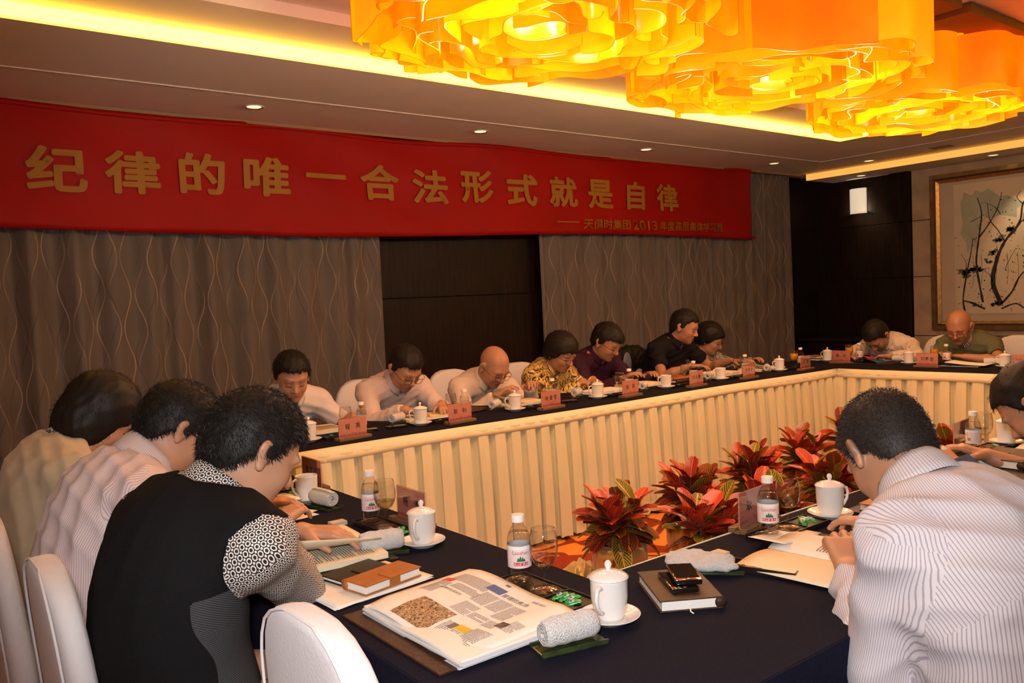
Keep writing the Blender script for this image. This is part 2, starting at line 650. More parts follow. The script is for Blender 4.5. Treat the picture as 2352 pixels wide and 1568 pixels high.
def banner_pt(x, z01):
    """z01 0 bottom .. 1 top; cloth sags and billows a little"""
    t = (x + 1.3) / 9.03
    top = 2.708 + 0.012 * math.sin(3.3 * x) - 0.012 * math.sin(t * PI) + 0.018 * t
    bot = 1.945 + 0.028 * t + 0.022 * math.sin(t * PI * 3.1 + 0.4)
    y = 5.602 + 0.012 * math.sin(1.9 * x + 2 * z01) * (0.3 + z01) + 0.007 * math.sin(5.1 * x + 3 * z01 * PI) - 0.010 * (1 - z01)
    return Vector((x, y, bot + (top - bot) * z01))


bn = empty('banner', (3.2, 5.6, 1.95), 0, 'long red cloth banner with gold characters hung over the curtains', 'banner')
bn_m = bn.matrix_basis.copy()
V, F = grid_mesh(300, 20, lambda u, v: banner_pt(-1.3 + 9.03 * u, v), 0.002)
V = [p - Vector((3.2, 5.6, 1.95)) for p in V]
mesh_obj('cloth', V, F, M_red, bn, True)
V, F = grid_mesh(150, 1, lambda u, v: banner_pt(-1.3 + 9.03 * u, 0.955 + 0.045 * v) + Vector((0, -0.004, 0)), 0.002)
mesh_obj('hem', [p - Vector((3.2, 5.6, 1.95)) for p in V], F, M_red, bn, True)
V, F = grid_mesh(4, 2, lambda u, v: Vector((7.70 + 0.09 * u, 5.585, 1.967 + 0.03 * v * (1 - 0.6 * u))), 0.004)
mesh_obj('corner_tie', [p - Vector((3.2, 5.6, 1.95)) for p in V], F, M_red, bn, True)


def banner_text(s, cx, cz, w, h, bold):
    g = text_mesh(s, 1.0, M_gold)
    b_ = MB()
    for q in range(12 if bold else 1):
        ox, oy = bold * math.cos(q * PI / 6), bold * math.sin(q * PI / 6)
        b_.add([(v.co.x + ox, v.co.y + oy, 0) for v in g.vertices], [tuple(p.vertices) for p in g.polygons])
    bpy.data.meshes.remove(g)
    me = b_.mesh('lettering', M_gold)
    co = np.zeros(len(me.vertices) * 3)
    me.vertices.foreach_get('co', co)
    co = co.reshape(-1, 3)
    ex = co.max(0) - co.min(0)
    # dense enough to follow the cloth: coordinates mapped straight on to it
    sx = w / ex[0]
    sz = h / max(ex[1], 1e-6)
    out = np.zeros_like(co)
    for i, p in enumerate(co):
        x = cx + p[0] * sx
        z = cz + p[1] * sz
        q0, q1 = banner_pt(x, 0), banner_pt(x, 1)
        t = (z - q0.z) / (q1.z - q0.z)
        q = banner_pt(x, t)
        out[i] = (x - 3.2, q.y - 0.0120 - 5.6, z - 1.95)
    me.vertices.foreach_set('co', out.ravel())
    me.update()
    o = obj_from('lettering', me, bn)
    return o


CH = '纪律的唯一合法形式就是自律'
CC = [0.935, 1.36, 1.79, 2.23, 2.677, 3.122, 3.57, 4.03, 4.50, 4.965, 5.425, 5.90, 6.356]
ZCN = [2.318, 2.32, 2.336, 2.341, 2.37, 2.348, 2.336, 2.359, 2.352, 2.355, 2.354, 2.36, 2.36]
for i, c in enumerate(CH):
    w, h = (0.33, 0.27)
    if c == '一':
        w, h = 0.32, 0.034
    if c == '自':
        w = 0.25
    if c == '的':
        w = 0.30
    banner_text(c, CC[i], ZCN[i], w, h, 0.0 if c == '一' else 0.030)
banner_text('——', 5.016, 2.09, 0.26, 0.010, 0.0)
for s, x0, x1 in (('天俱时集团', 5.20, 5.80), ('2013', 5.835, 6.19), ('年度高层集体学习周', 6.235, 7.20)):
    banner_text(s, (x0 + x1) / 2, 2.078, x1 - x0, 0.094, 0.015)

# ------------------------------------------------------------------ painting
M_frame = mat('frame_gold', (0.42, 0.27, 0.13), 0.30, metal=0.7, noise=(0.2, 14))
M_frame2 = mat('frame_gilt', (0.75, 0.50, 0.22), 0.28, metal=0.85, noise=(0.2, 30))
M_mount = mat('silk_mount', (0.58, 0.46, 0.36), 0.7, noise=(0.05, 5))


def paper_material():
    m = bpy.data.materials.new('painted_paper')
    m.use_nodes = True
    n, l = nt(m)
    b = n['Principled BSDF']
    b.inputs['Roughness'].default_value = 0.75
    tc = n.new('ShaderNodeTexCoord')
    t = n.new('ShaderNodeTexNoise')
    t.inputs['Scale'].default_value = 1.5
    t.inputs['Detail'].default_value = 3
    t.inputs['Distortion'].default_value = 0.7
    l.new(tc.outputs['Object'], t.inputs['Vector'])
    rp = n.new('ShaderNodeValToRGB')
    e = rp.color_ramp.elements
    e[0].position, e[0].color = 0.42, (0.74, 0.60, 0.44, 1)
    e[1].position, e[1].color = 0.60, (0.66, 0.56, 0.42, 1)
    l.new(t.outputs['Fac'], rp.inputs[0])
    l.new(rp.outputs[0], b.inputs['Base Color'])
    return m


PY0, PY1, PZ0, PZ1 = 1.95, 4.37, 0.872, 2.555
pf = empty('framed_painting', (X1 - 0.02, 3.2, PZ0), 0, 'large framed ink painting of bare trees on the stone wall', 'painting')
po = Vector((X1 - 0.02, 3.2, PZ0))


def prt(name, mb, m, smooth=False):
    mb.v = [tuple(Vector(p) - po) for p in mb.v]
    return mb.build(name, m, pf, smooth)


def rail(mb, w0, w1, d0, d1, inset):
    """four mitred bars: ring from inset w0 to w1"""
    a, b = PY0 + w0, PY1 - w0
    c, d = PZ0 + w0, PZ1 - w0
    a2, b2, c2, d2 = PY0 + w1, PY1 - w1, PZ0 + w1, PZ1 - w1
    xo = X1 - 0.012
    o = [(a, c), (b, c), (b, d), (a, d)]
    i = [(a2, c2), (b2, c2), (b2, d2), (a2, d2)]
    for k in range(4):
        q = (k + 1) % 4
        v = [(xo, *o[k]), (xo, *o[q]), (xo - d0, *o[q]), (xo - d0, *o[k]), (xo, *i[k]), (xo, *i[q]), (xo - d1, *i[q]), (xo - d1, *i[k])]
        mb.add(v, [(0, 1, 2, 3), (3, 2, 6, 7), (7, 6, 5, 4), (0, 3, 7, 4), (1, 5, 6, 2), (0, 4, 5, 1)])
    return mb


prt('frame', rail(MB(), 0.0, 0.045, 0.055, 0.06, 0), M_frame)
prt('frame_slip', rail(MB(), 0.045, 0.065, 0.05, 0.035, 0), mat('frame_dark', (0.10, 0.055, 0.03), 0.4))
prt('gilt_bead', rail(MB(), 0.065, 0.095, 0.05, 0.03, 0), M_frame2)
prt('mount', MB().box(X1 - 0.026, X1 - 0.012, PY0 + .09, PY1 - .09, PZ0 + .09, PZ1 - .09), M_mount)
AY0, AY1, AZ0, AZ1 = PY0 + 0.24, PY1 - 0.24, PZ0 + 0.17, PZ1 - 0.13
prt('painted_paper', MB().box(X1 - 0.029, X1 - 0.026, AY0, AY1, AZ0, AZ1), paper_material())
M_ink = mat('ink', (0.035, 0.030, 0.026), 0.8, noise=(0.4, 12))
M_ink2 = mat('ink_wash_green', (0.13, 0.14, 0.10), 0.8, noise=(0.4, 9))
M_wash = mat('pale_blue_wash', (0.44, 0.46, 0.36), 0.8, noise=(0.12, 5))
M_seal = mat('seal_red', (0.45, 0.06, 0.03), 0.7)


def stroke(mb, pts, w0, w1, lay):
    """brush stroke lying on the paper: pts in (u from left edge, v from bottom) metres"""
    x = X1 - 0.0295 - 0.0004 * lay
    P = [Vector((0, AY1 - u, AZ0 + v)) for u, v in pts]
    # smooth the poly-line
    Q = []
    for i in range(len(P) - 1):
        for k in range(5):
            t = k / 5
            p0, p1, p2, p3 = P[max(i - 1, 0)], P[i], P[i + 1], P[min(i + 2, len(P) - 1)]
            Q.append(0.5 * (2 * p1 + (p2 - p0) * t + (2 * p0 - 5 * p1 + 4 * p2 - p3) * t * t + (3 * p1 - p0 - 3 * p2 + p3) * t ** 3))
    Q.append(P[-1])
    n = len(Q)
    v = []
    for i, q in enumerate(Q):
        d = (Q[min(i + 1, n - 1)] - Q[max(i - 1, 0)]).normalized()
        nn = Vector((0, -d.z, d.y))
        w = (w0 + (w1 - w0) * i / (n - 1)) * (0.75 + 0.5 * random.random())
        v += [Vector((x, q.y + nn.y * w, q.z + nn.z * w)), Vector((x, q.y - nn.y * w, q.z - nn.z * w))]
    mb.add(v, [(2 * i, 2 * i + 1, 2 * i + 3, 2 * i + 2) for i in range(n - 1)])


def blob(mb, u, v, a, b, lay, n=14, rough=0.35):
    x = X1 - 0.0295 - 0.0004 * lay
    c = [(x, AY1 - u, AZ0 + v)]
    for i in range(n):
        t = 2 * PI * i / n
        k = 1 + random.uniform(-rough, rough)
        c.append((x, AY1 - u - a * k * math.cos(t), AZ0 + v + b * k * math.sin(t)))
    mb.add(c, [(0, 1 + i, 1 + (i + 1) % n) for i in range(n)])


random.seed(21)
wash = MB()
blob(wash, 0.20, 1.05, 0.12, 0.26, 0)
blob(wash, 0.42, 1.12, 0.24, 0.14, 0.3)
blob(wash, 0.16, 0.86, 0.10, 0.18, 0.6)
blob(wash, 0.95, 1.10, 0.25, 0.18, 0)
prt('colour_wash', wash, M_wash)['kind'] = 'stuff'
ink = MB()
stroke(ink, [(0.28, 0.12), (0.25, 0.30), (0.22, 0.55), (0.25, 0.80), (0.28, 1.05), (0.24, 1.22)], 0.012, 0.005, 2)
stroke(ink, [(0.46, 0.10), (0.38, 0.32), (0.42, 0.55), (0.50, 0.74), (0.64, 0.92), (0.68, 1.12), (0.80, 1.24)], 0.022, 0.006, 2)
stroke(ink, [(0.10, 0.02), (0.08, 0.16), (0.12, 0.42), (0.17, 0.66), (0.19, 0.80)], 0.010, 0.003, 2)
stroke(ink, [(0.44, 0.08), (0.56, 0.22), (0.64, 0.38), (0.76, 0.48), (0.86, 0.46), (0.95, 0.30)], 0.010, 0.005, 2)
stroke(ink, [(0.30, 0.05), (0.16, 0.12), (0.08, 0.14)], 0.012, 0.006, 2)
stroke(ink, [(0.46, 0.05), (0.60, 0.10), (0.72, 0.03), (0.98, 0.01), (1.3, 0.08)], 0.008, 0.004, 2)
stroke(ink, [(0.25, 0.80), (0.36, 0.95), (0.44, 1.10), (0.48, 1.25)], 0.007, 0.003, 2)
stroke(ink, [(0.50, 0.74), (0.44, 0.86), (0.36, 0.98), (0.34, 1.15)], 0.006, 0.003, 2)
stroke(ink, [(0.64, 0.92), (0.76, 0.98), (0.92, 0.98), (1.1, 1.06)], 0.006, 0.003, 2)
stroke(ink, [(0.68, 1.10), (0.62, 1.18), (0.66, 1.24)], 0.004, 0.003, 2)
for k in range(9):
    u0 = 0.16 + 0.12 * k + random.uniform(-.03, .03)
    stroke(ink, [(u0, 0.62), (u0 + .01, 0.45), (u0 - .005, 0.30)], 0.0022, 0.0015, 2)
for k in range(190):
    r_ = random.uniform(0.002, 0.008)
    blob(ink, random.gauss(0.42, 0.30) % 1.5, random.gauss(0.45, 0.38) % 1.22, r_, r_, 2.5, 6)
for k in range(26):
    u0, v0 = random.uniform(0.08, 1.4), random.uniform(0.1, 1.1)
    du, dv = random.uniform(-.16, .16), random.uniform(0.05, .22)
    stroke(ink, [(u0, v0), (u0 + du * .4 + random.uniform(-.03, .03), v0 + dv * .5), (u0 + du, v0 + dv)], random.uniform(.002, .005), 0.0015, 2)
prt('ink_branches', ink, M_ink)['kind'] = 'stuff'
ink2 = MB()
for (u, v, a, b) in ((0.10, 0.44, 0.10, 0.06), (0.22, 0.46, 0.10, 0.05), (0.38, 0.64, 0.08, 0.04), (0.46, 0.78, 0.10, 0.05), (0.58, 0.84, 0.09, 0.05), (0.72, 0.78, 0.08, 0.05), (0.86, 0.82, 0.12, 0.09), (0.80, 0.66, 0.14, 0.03),
                     (1.0, 0.86, 0.1, 0.06), (0.95, 0.62, 0.12, 0.03), (0.33, 0.55, 0.06, 0.03), (1.2, 0.7, 0.12, 0.08), (1.45, 0.85, 0.14, 0.06), (0.40, 0.10, 0.06, 0.05), (0.20, 0.10, 0.03, 0.03)):
    for q in range(5):
        blob(ink2, u + random.uniform(-.5, .5) * a, v + random.uniform(-.6, .6) * b, a * random.uniform(.2, .5), b * random.uniform(.3, .55), 1.5, 18, 0.55)
prt('ink_wash', ink2, M_ink2)['kind'] = 'stuff'
prt('red_seal', MB().box(X1 - 0.031, X1 - 0.0292, AY1 - 0.075, AY1 - 0.03, AZ0 - 0.085, AZ0 - 0.035), M_seal)

# ------------------------------------------------------------------ wall lamp
wlp = empty('wall_lamp', (X1 - 0.02, 5.20, 2.24), 0, 'white curved glass wall lamp on the dark wood wall', 'wall lamp')
M_opal = mat('opal_glass', (0.9, 0.86, 0.78), 0.4, emit=((1.0, 0.80, 0.56), 0.35))
V, F = grid_mesh(10, 6, lambda u, v: (-0.035 - 0.055 * math.sin(PI * u) ** 0.7, 0.105 - 0.21 * u, 0.29 * v), 0.006)
mesh_obj('shade', V, F, M_opal, wlp, True)
MB().box(-0.035, 0.0, -0.105, 0.105, 0.006, 0.016).box(-0.035, 0.0, -0.105, 0.105, 0.274, 0.284).box(-0.008, 0.0, -0.09, 0.09, 0.0, 0.29).build('bracket', mat('lamp_metal', (0.6, 0.55, 0.5), 0.3, metal=0.8), wlp)

# dark sideboards along the far wall
M_black = mat('black_lacquer', (0.010, 0.008, 0.007), 0.25, noise=(0.2, 8))


def sideboard(y0, y1, label):
    t = empty('sideboard', (8.98, (y0 + y1) / 2, 0), 0, label, 'sideboard')
    h = (y1 - y0) / 2
    MB().box(-0.20, 0.20, -h + .02, h - .02, 0.08, 0.76).box(-0.18, 0.18, -h + .04, h - .04, 0, 0.08).build('body', M_black, t)
    MB().box(-0.23, 0.21, -h, h, 0.765, 0.80, bev=0.004).build('top', mat('sideboard_top', (0.020, 0.015, 0.012), 0.15), t)
    nd = 3
    for k in range(nd):
        a = -h + .03 + (2 * h - .06) * k / nd
        b = -h + .03 + (2 * h - .06) * (k + 1) / nd
        d = MB().box(-0.215, -0.20, a + .004, b - .004, 0.10, 0.745, bev=0.002).build('door', M_black, t)
        MB().box(-0.235, -0.215, b - .05, b - .035, 0.42, 0.56, bev=0.003).build('handle', mat('handle_brass', (0.5, 0.35, 0.15), 0.3, metal=1), d)


sideboard(4.66, 5.74, 'dark lacquered sideboard below the white wall lamp')
sideboard(2.2, 3.70, 'black sideboard below the framed painting')
# ------------------------------------------------------------------ chandeliers
def ribbon_material():
    m = bpy.data.materials.new('amber_ribbon')
    m.use_nodes = True
    n, l = nt(m)
    out = n['Material Output']
    n.remove(n['Principled BSDF'])
    info = n.new('ShaderNodeObjectInfo')
    tc = n.new('ShaderNodeTexCoord')
    t = n.new('ShaderNodeTexNoise')
    t.inputs['Scale'].default_value = 5
    t.inputs['Detail'].default_value = 3
    l.new(tc.outputs['Object'], t.inputs['Vector'])
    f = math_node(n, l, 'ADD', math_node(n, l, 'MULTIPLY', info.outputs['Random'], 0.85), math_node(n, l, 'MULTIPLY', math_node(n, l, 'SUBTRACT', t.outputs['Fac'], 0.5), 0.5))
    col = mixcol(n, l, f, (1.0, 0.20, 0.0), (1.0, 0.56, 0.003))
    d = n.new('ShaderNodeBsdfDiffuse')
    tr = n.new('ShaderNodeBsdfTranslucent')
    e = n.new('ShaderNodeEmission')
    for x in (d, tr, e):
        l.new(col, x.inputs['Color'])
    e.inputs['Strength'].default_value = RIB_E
    mx = n.new('ShaderNodeMixShader')
    mx.inputs[0].default_value = 0.6
    l.new(d.outputs[0], mx.inputs[1])
    l.new(tr.outputs[0], mx.inputs[2])
    g = n.new('ShaderNodeBsdfGlossy')
    g.inputs['Roughness'].default_value = 0.25
    mg = n.new('ShaderNodeMixShader')
    mg.inputs[0].default_value = 0.04
    l.new(mx.outputs[0], mg.inputs[1])
    l.new(g.outputs[0], mg.inputs[2])
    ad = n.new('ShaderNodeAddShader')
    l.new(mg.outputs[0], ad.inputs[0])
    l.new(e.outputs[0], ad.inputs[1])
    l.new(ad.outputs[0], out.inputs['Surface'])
    return m


M_rib = ribbon_material()
M_hook = mat('hook_steel', (0.4, 0.36, 0.32), 0.3, metal=1.0)


def ribbon_mesh(pts, z0, z1, wob, ph):
    """hanging ribbon: plan path pts, from z1 down to z0 with a slightly wavy lower edge"""
    n = len(pts)
    V, F = [], []
    th = 0.0022
    for side in (-1, 1):
        for i, p in enumerate(pts):
            a = Vector(pts[max(i - 1, 0)])
            b = Vector(pts[min(i + 1, n - 1)])
            d = (b - a).normalized()
            q = Vector(p) + Vector((-d.y, d.x)) * th * side
            for k in range(4):
                t = k / 3
                z = z1 + (z0 - z1) * t + (wob * math.sin(i * 0.45 + ph) if k == 3 else 0)
                V.append((q.x, q.y, z))
    def ix(s, i, k):
        return s * n * 4 + i * 4 + k
    for i in range(n - 1):
        for k in range(3):
            F.append((ix(1, i, k), ix(1, i, k + 1), ix(1, i + 1, k + 1), ix(1, i + 1, k)))
            F.append((ix(0, i, k), ix(0, i + 1, k), ix(0, i + 1, k + 1), ix(0, i, k + 1)))
        F.append((ix(0, i, 3), ix(0, i + 1, 3), ix(1, i + 1, 3), ix(1, i, 3)))
    for i in (0, n - 1):
        for k in range(3):
            F.append((ix(0, i, k), ix(0, i, k + 1), ix(1, i, k + 1), ix(1, i, k)))
    return V, F


M_rim = mat('amber_rim', (0.62, 0.14, 0.0), 0.4, emit=((1.0, 0.19, 0.0), 0.22))


def rim(o, n):
    """the cut edges of a ribbon are a deeper amber"""
    o.data.materials.append(M_rim)
    for q in o.data.polygons[len(o.data.polygons) - 6:]:
        q.material_index = 1
    for i in range(n - 1):
        o.data.polygons[i * 7 + 6].material_index = 1


def chandelier(cx, label, seed):
    rnd = random.Random(seed)
    c = empty('chandelier', (cx, CHY, 2.80), 0, label, 'chandelier', 'ribbon chandeliers')
    rings = [(0.105, 2), (0.185, 3), (0.27, 4), (0.355, 5), (0.44, 6), (0.52, 7), (0.60, 8), (0.68, 9)]
    for r, n in rings:
        base = rnd.uniform(0, 2 * PI)
        for k in range(n):
            span = 2 * PI / n * rnd.uniform(0.86, 1.10)
            a0 = base + 2 * PI * k / n + rnd.uniform(-.06, .06)
            amp = min(0.05, r * 0.17) * rnd.uniform(0.6, 1.3)
            ph = rnd.uniform(0, 6)
            fr = rnd.choice((1.5, 2.0, 2.5)) / span * PI
            N = max(14, int(span * r / 0.022))
            curl = rnd.uniform(0.0, 0.05)
            pts = []
            for i in range(N + 1):
                t = i / N
                a = a0 + span * t
                rr = r + amp * math.sin(fr * (a - a0) + ph) + curl * max(0, t - 0.8) / 0.2 * (1 if k % 2 else -1) * 0.8
                pts.append((rr * math.cos(a) * 1.04, rr * math.sin(a)))
            # curl the end round into a little hook
            if r > 0.2 and rnd.random() < 0.55:
                p = Vector(pts[-1])
                d = (p - Vector(pts[-2])).normalized()
                sg = rnd.choice((-1, 1))
                for q in range(7):
                    d = Matrix.Rotation(sg * 0.42, 2) @ d
                    p = p + d * 0.016
                    pts.append((p.x, p.y))
            dz = rnd.uniform(-0.018, 0.022)
            V, F = ribbon_mesh(pts, CHZ - 2.80 + dz, -0.02 + rnd.uniform(-.02, .01), 0.007, ph)
            rb = mesh_obj('ribbon', V, F, M_rib, c, True)
            rim(rb, len(pts))
            rb.data.set_sharp_from_angle(angle=R(50))
            if k % 2 == 0:
                mid = pts[len(pts) // 2]
                MB().tube([(mid[0], mid[1], -0.03), (mid[0], mid[1], 0.01)], 0.003, 6).build('hook', M_hook, rb)
    # loose outer ribbons that link the clusters
    for k in range(5):
        a = rnd.uniform(0, 2 * PI)
        r = rnd.uniform(0.72, 0.80)
        pts = []
        for i in range(22):
            t = i / 21
            b = a + 0.42 * t
            rr = r + 0.05 * math.sin(t * 2 * PI + k)
            pts.append((rr * math.cos(b), rr * 0.90 * math.sin(b)))
        V, F = ribbon_mesh(pts, CHZ - 2.80 - 0.01 + 0.03 * rnd.random(), -0.02, 0.006, k)
        rb = mesh_obj('ribbon', V, F, M_rib, c, True)
        rim(rb, len(pts))
        rb.data.set_sharp_from_angle(angle=R(50))
    MB().box(-0.74, 0.74, -0.62, 0.62, 0.0, 0.045).build('mounting_board', mat('board_brown', (0.12, 0.06, 0.03), 0.6), c)
    return c


chandelier(CHX[0], 'nearest amber ribbon chandelier, cut off by the top of the picture', 11)
chandelier(CHX[1], 'middle amber ribbon chandelier of the three in the ceiling coffer', 12)
chandelier(CHX[2], 'farthest amber ribbon chandelier, towards the painting wall', 13)

# ------------------------------------------------------------------ tables
TZ = 0.75
AX0, AX1 = 0.72, 1.294       # table A (runs along y)
DY0, DY1 = 0.84, 1.411       # table D (runs along x)
BY0, BY1 = 3.66, 4.34        # table B
CX0, CX1 = 6.11, 6.78        # table C
M_navy = mat('navy_cloth', (0.0060, 0.0064, 0.0180), 0.9, spec=0.15, noise=(0.35, 180), bump=(0.2, 600))


def skirt_material():
    m = mat('cream_skirt', (0.70, 0.65, 0.42), 0.7, noise=(0.05, 3), sheen=0.3)
    return m


M_skirt = skirt_material()
M_band = mat('cream_band', (0.72, 0.67, 0.44), 0.65, noise=(0.04, 3), sheen=0.3)


def pleated(p0, p1, outward, seed):
    """box pleated skirt from p0 to p1 (xy); returns verts, faces, band verts, faces"""
    rnd = random.Random(seed)
    p0, p1 = Vector(p0), Vector(p1)
    Lt = (p1 - p0).length
    d = (p1 - p0) / Lt
    o = Vector(outward)
    xs = []
    s = 0.0
    V, F = [], []
    levels = [(0.715, 0.0), (0.60, 0.25), (0.45, 0.5), (0.25, 0.8), (0.022, 1.0)]
    cols = []
    while s < Lt:
        w = rnd.uniform(0.064, 0.078)
        g = rnd.uniform(0.036, 0.05)
        fl = rnd.uniform(0.7, 1.25)
        # pleat face: stands proud; gap: set back
        for (ds, off) in ((0.0, 0.012), (0.004, 0.024), (w * 0.5, 0.027), (w - 0.002, 0.025), (w - 0.006, 0.004), (w + 0.25 * g, -0.006), (w + 0.7 * g, -0.006)):
            cols.append((s + ds, off, fl, rnd.uniform(-0.012, 0.012)))
        s += w + g
    for (t, off, fl, wv) in cols:
        if t > Lt:
            t = Lt
        for (z, k) in levels:
            sway = wv * k
            q = p0 + d * (t + sway) + o * (off * (1 + 0.9 * k * fl) + 0.012 * k)
            V.append((q.x, q.y, z + (rnd.uniform(-.008, .006) if k == 1.0 else 0)))
    H = len(levels)
    for i in range(len(cols) - 1):
        for j in range(H - 1):
            F.append((i * H + j, i * H + j + 1, (i + 1) * H + j + 1, (i + 1) * H + j))
    nb = int(Lt / 0.12)
    BV, BF = grid_mesh(nb, 3, lambda u, v: (p0.x + d.x * Lt * u + o.x * (0.030 - 0.026 * v * v), p0.y + d.y * Lt * u + o.y * (0.030 - 0.026 * v * v), 0.683 + 0.063 * v + 0.004 * math.sin(Lt * u * 5 + seed) * (v < 0.9) + 0.003 * math.sin(Lt * u * 2.3)), 0.004)
    return V, F, BV, BF


def table(name, x0, x1, y0, y1, inner, label, drop):
    """drop: list of outer sides where the navy cloth hangs down"""
    t = empty(name, ((x0 + x1) / 2, (y0 + y1) / 2, 0), 0, label, 'table', 'conference tables set in a ring')
    O = Vector(((x0 + x1) / 2, (y0 + y1) / 2, 0))

    def P(nm, mb, m, sm=False):
        mb.v = [tuple(Vector(p) - O) for p in mb.v]
        return mb.build(nm, m, t, sm)
    P('tabletop', MB().box(x0 + .01, x1 - .01, y0 + .01, y1 - .01, 0.715, 0.745), mat('table_board', (0.3, 0.2, 0.12), 0.6))
    cl = MB()
    cl.box(x0, x1, y0, y1, 0.744, TZ)
    for s in drop:
        if s == '-x':
            V, F = grid_mesh(40, 6, lambda u, v: (x0 - 0.002 - 0.012 * v - 0.010 * v * math.sin(u * 34), y1 + (y0 - y1) * u, TZ - 0.70 * v), 0.003)
        elif s == '-y':
            V, F = grid_mesh(60, 6, lambda u, v: (x0 + (x1 - x0) * u, y0 - 0.002 - 0.012 * v - 0.010 * v * math.sin(u * 60), TZ - 0.70 * v), 0.003)
        elif s == '+y':
            V, F = grid_mesh(60, 6, lambda u, v: (x1 + (x0 - x1) * u, y1 + 0.002 + 0.012 * v + 0.010 * v * math.sin(u * 60), TZ - 0.70 * v), 0.003)
        else:
            V, F = grid_mesh(40, 6, lambda u, v: (x1 + 0.002 + 0.012 * v + 0.010 * v * math.sin(u * 40), y0 + (y1 - y0) * u, TZ - 0.70 * v), 0.003)
        cl.add(V, F)
    P('tablecloth', cl, M_navy)
    a, b, o = inner
    V, F, BV, BF = pleated(a, b, o, len(name) + int(10 * a[0]))
    sk = P('pleated_skirt', MB().add(V, F), M_skirt)
    sk.modifiers.new('thickness', 'SOLIDIFY').thickness = 0.003
    P('skirt_band', MB().add(BV, BF), M_band, True)
    for (lx, ly) in ((x0 + .08, y0 + .08), (x1 - .08, y0 + .08), (x0 + .08, y1 - .08), (x1 - .08, y1 - .08)):
        P('leg', MB().tube([(lx, ly, 0.0), (lx, ly, 0.716)], 0.018, 8), mat('leg_steel', (0.3, 0.3, 0.3), 0.4, metal=1))
    return t


table('conference_table', AX0, AX1, DY1 + .001, BY0 - .001, ((AX1, DY1 + .09), (AX1, BY0 - .09), (1, 0)), 'navy-clothed table in front of the man in the black vest', ['-x'])
table('conference_table', AX0, CX1, BY0, BY1, ((AX1, BY0), (CX0, BY0), (0, -1)), 'long navy-topped table with cream pleated skirt along the curtains', ['+y', '-x'])
table('conference_table', CX0, CX1, DY1 + .001, BY0 - .001, ((CX0, DY1 + .09), (CX0, BY0 - .02), (-1, 0)), 'far skirted table below the framed painting', ['+x'])
table('conference_table', AX0, CX1, DY0, DY1, ((AX1, DY1), (CX0, DY1), (0, 1)), 'navy-clothed table where the newspaper and the phone lie', ['-y', '-x'])
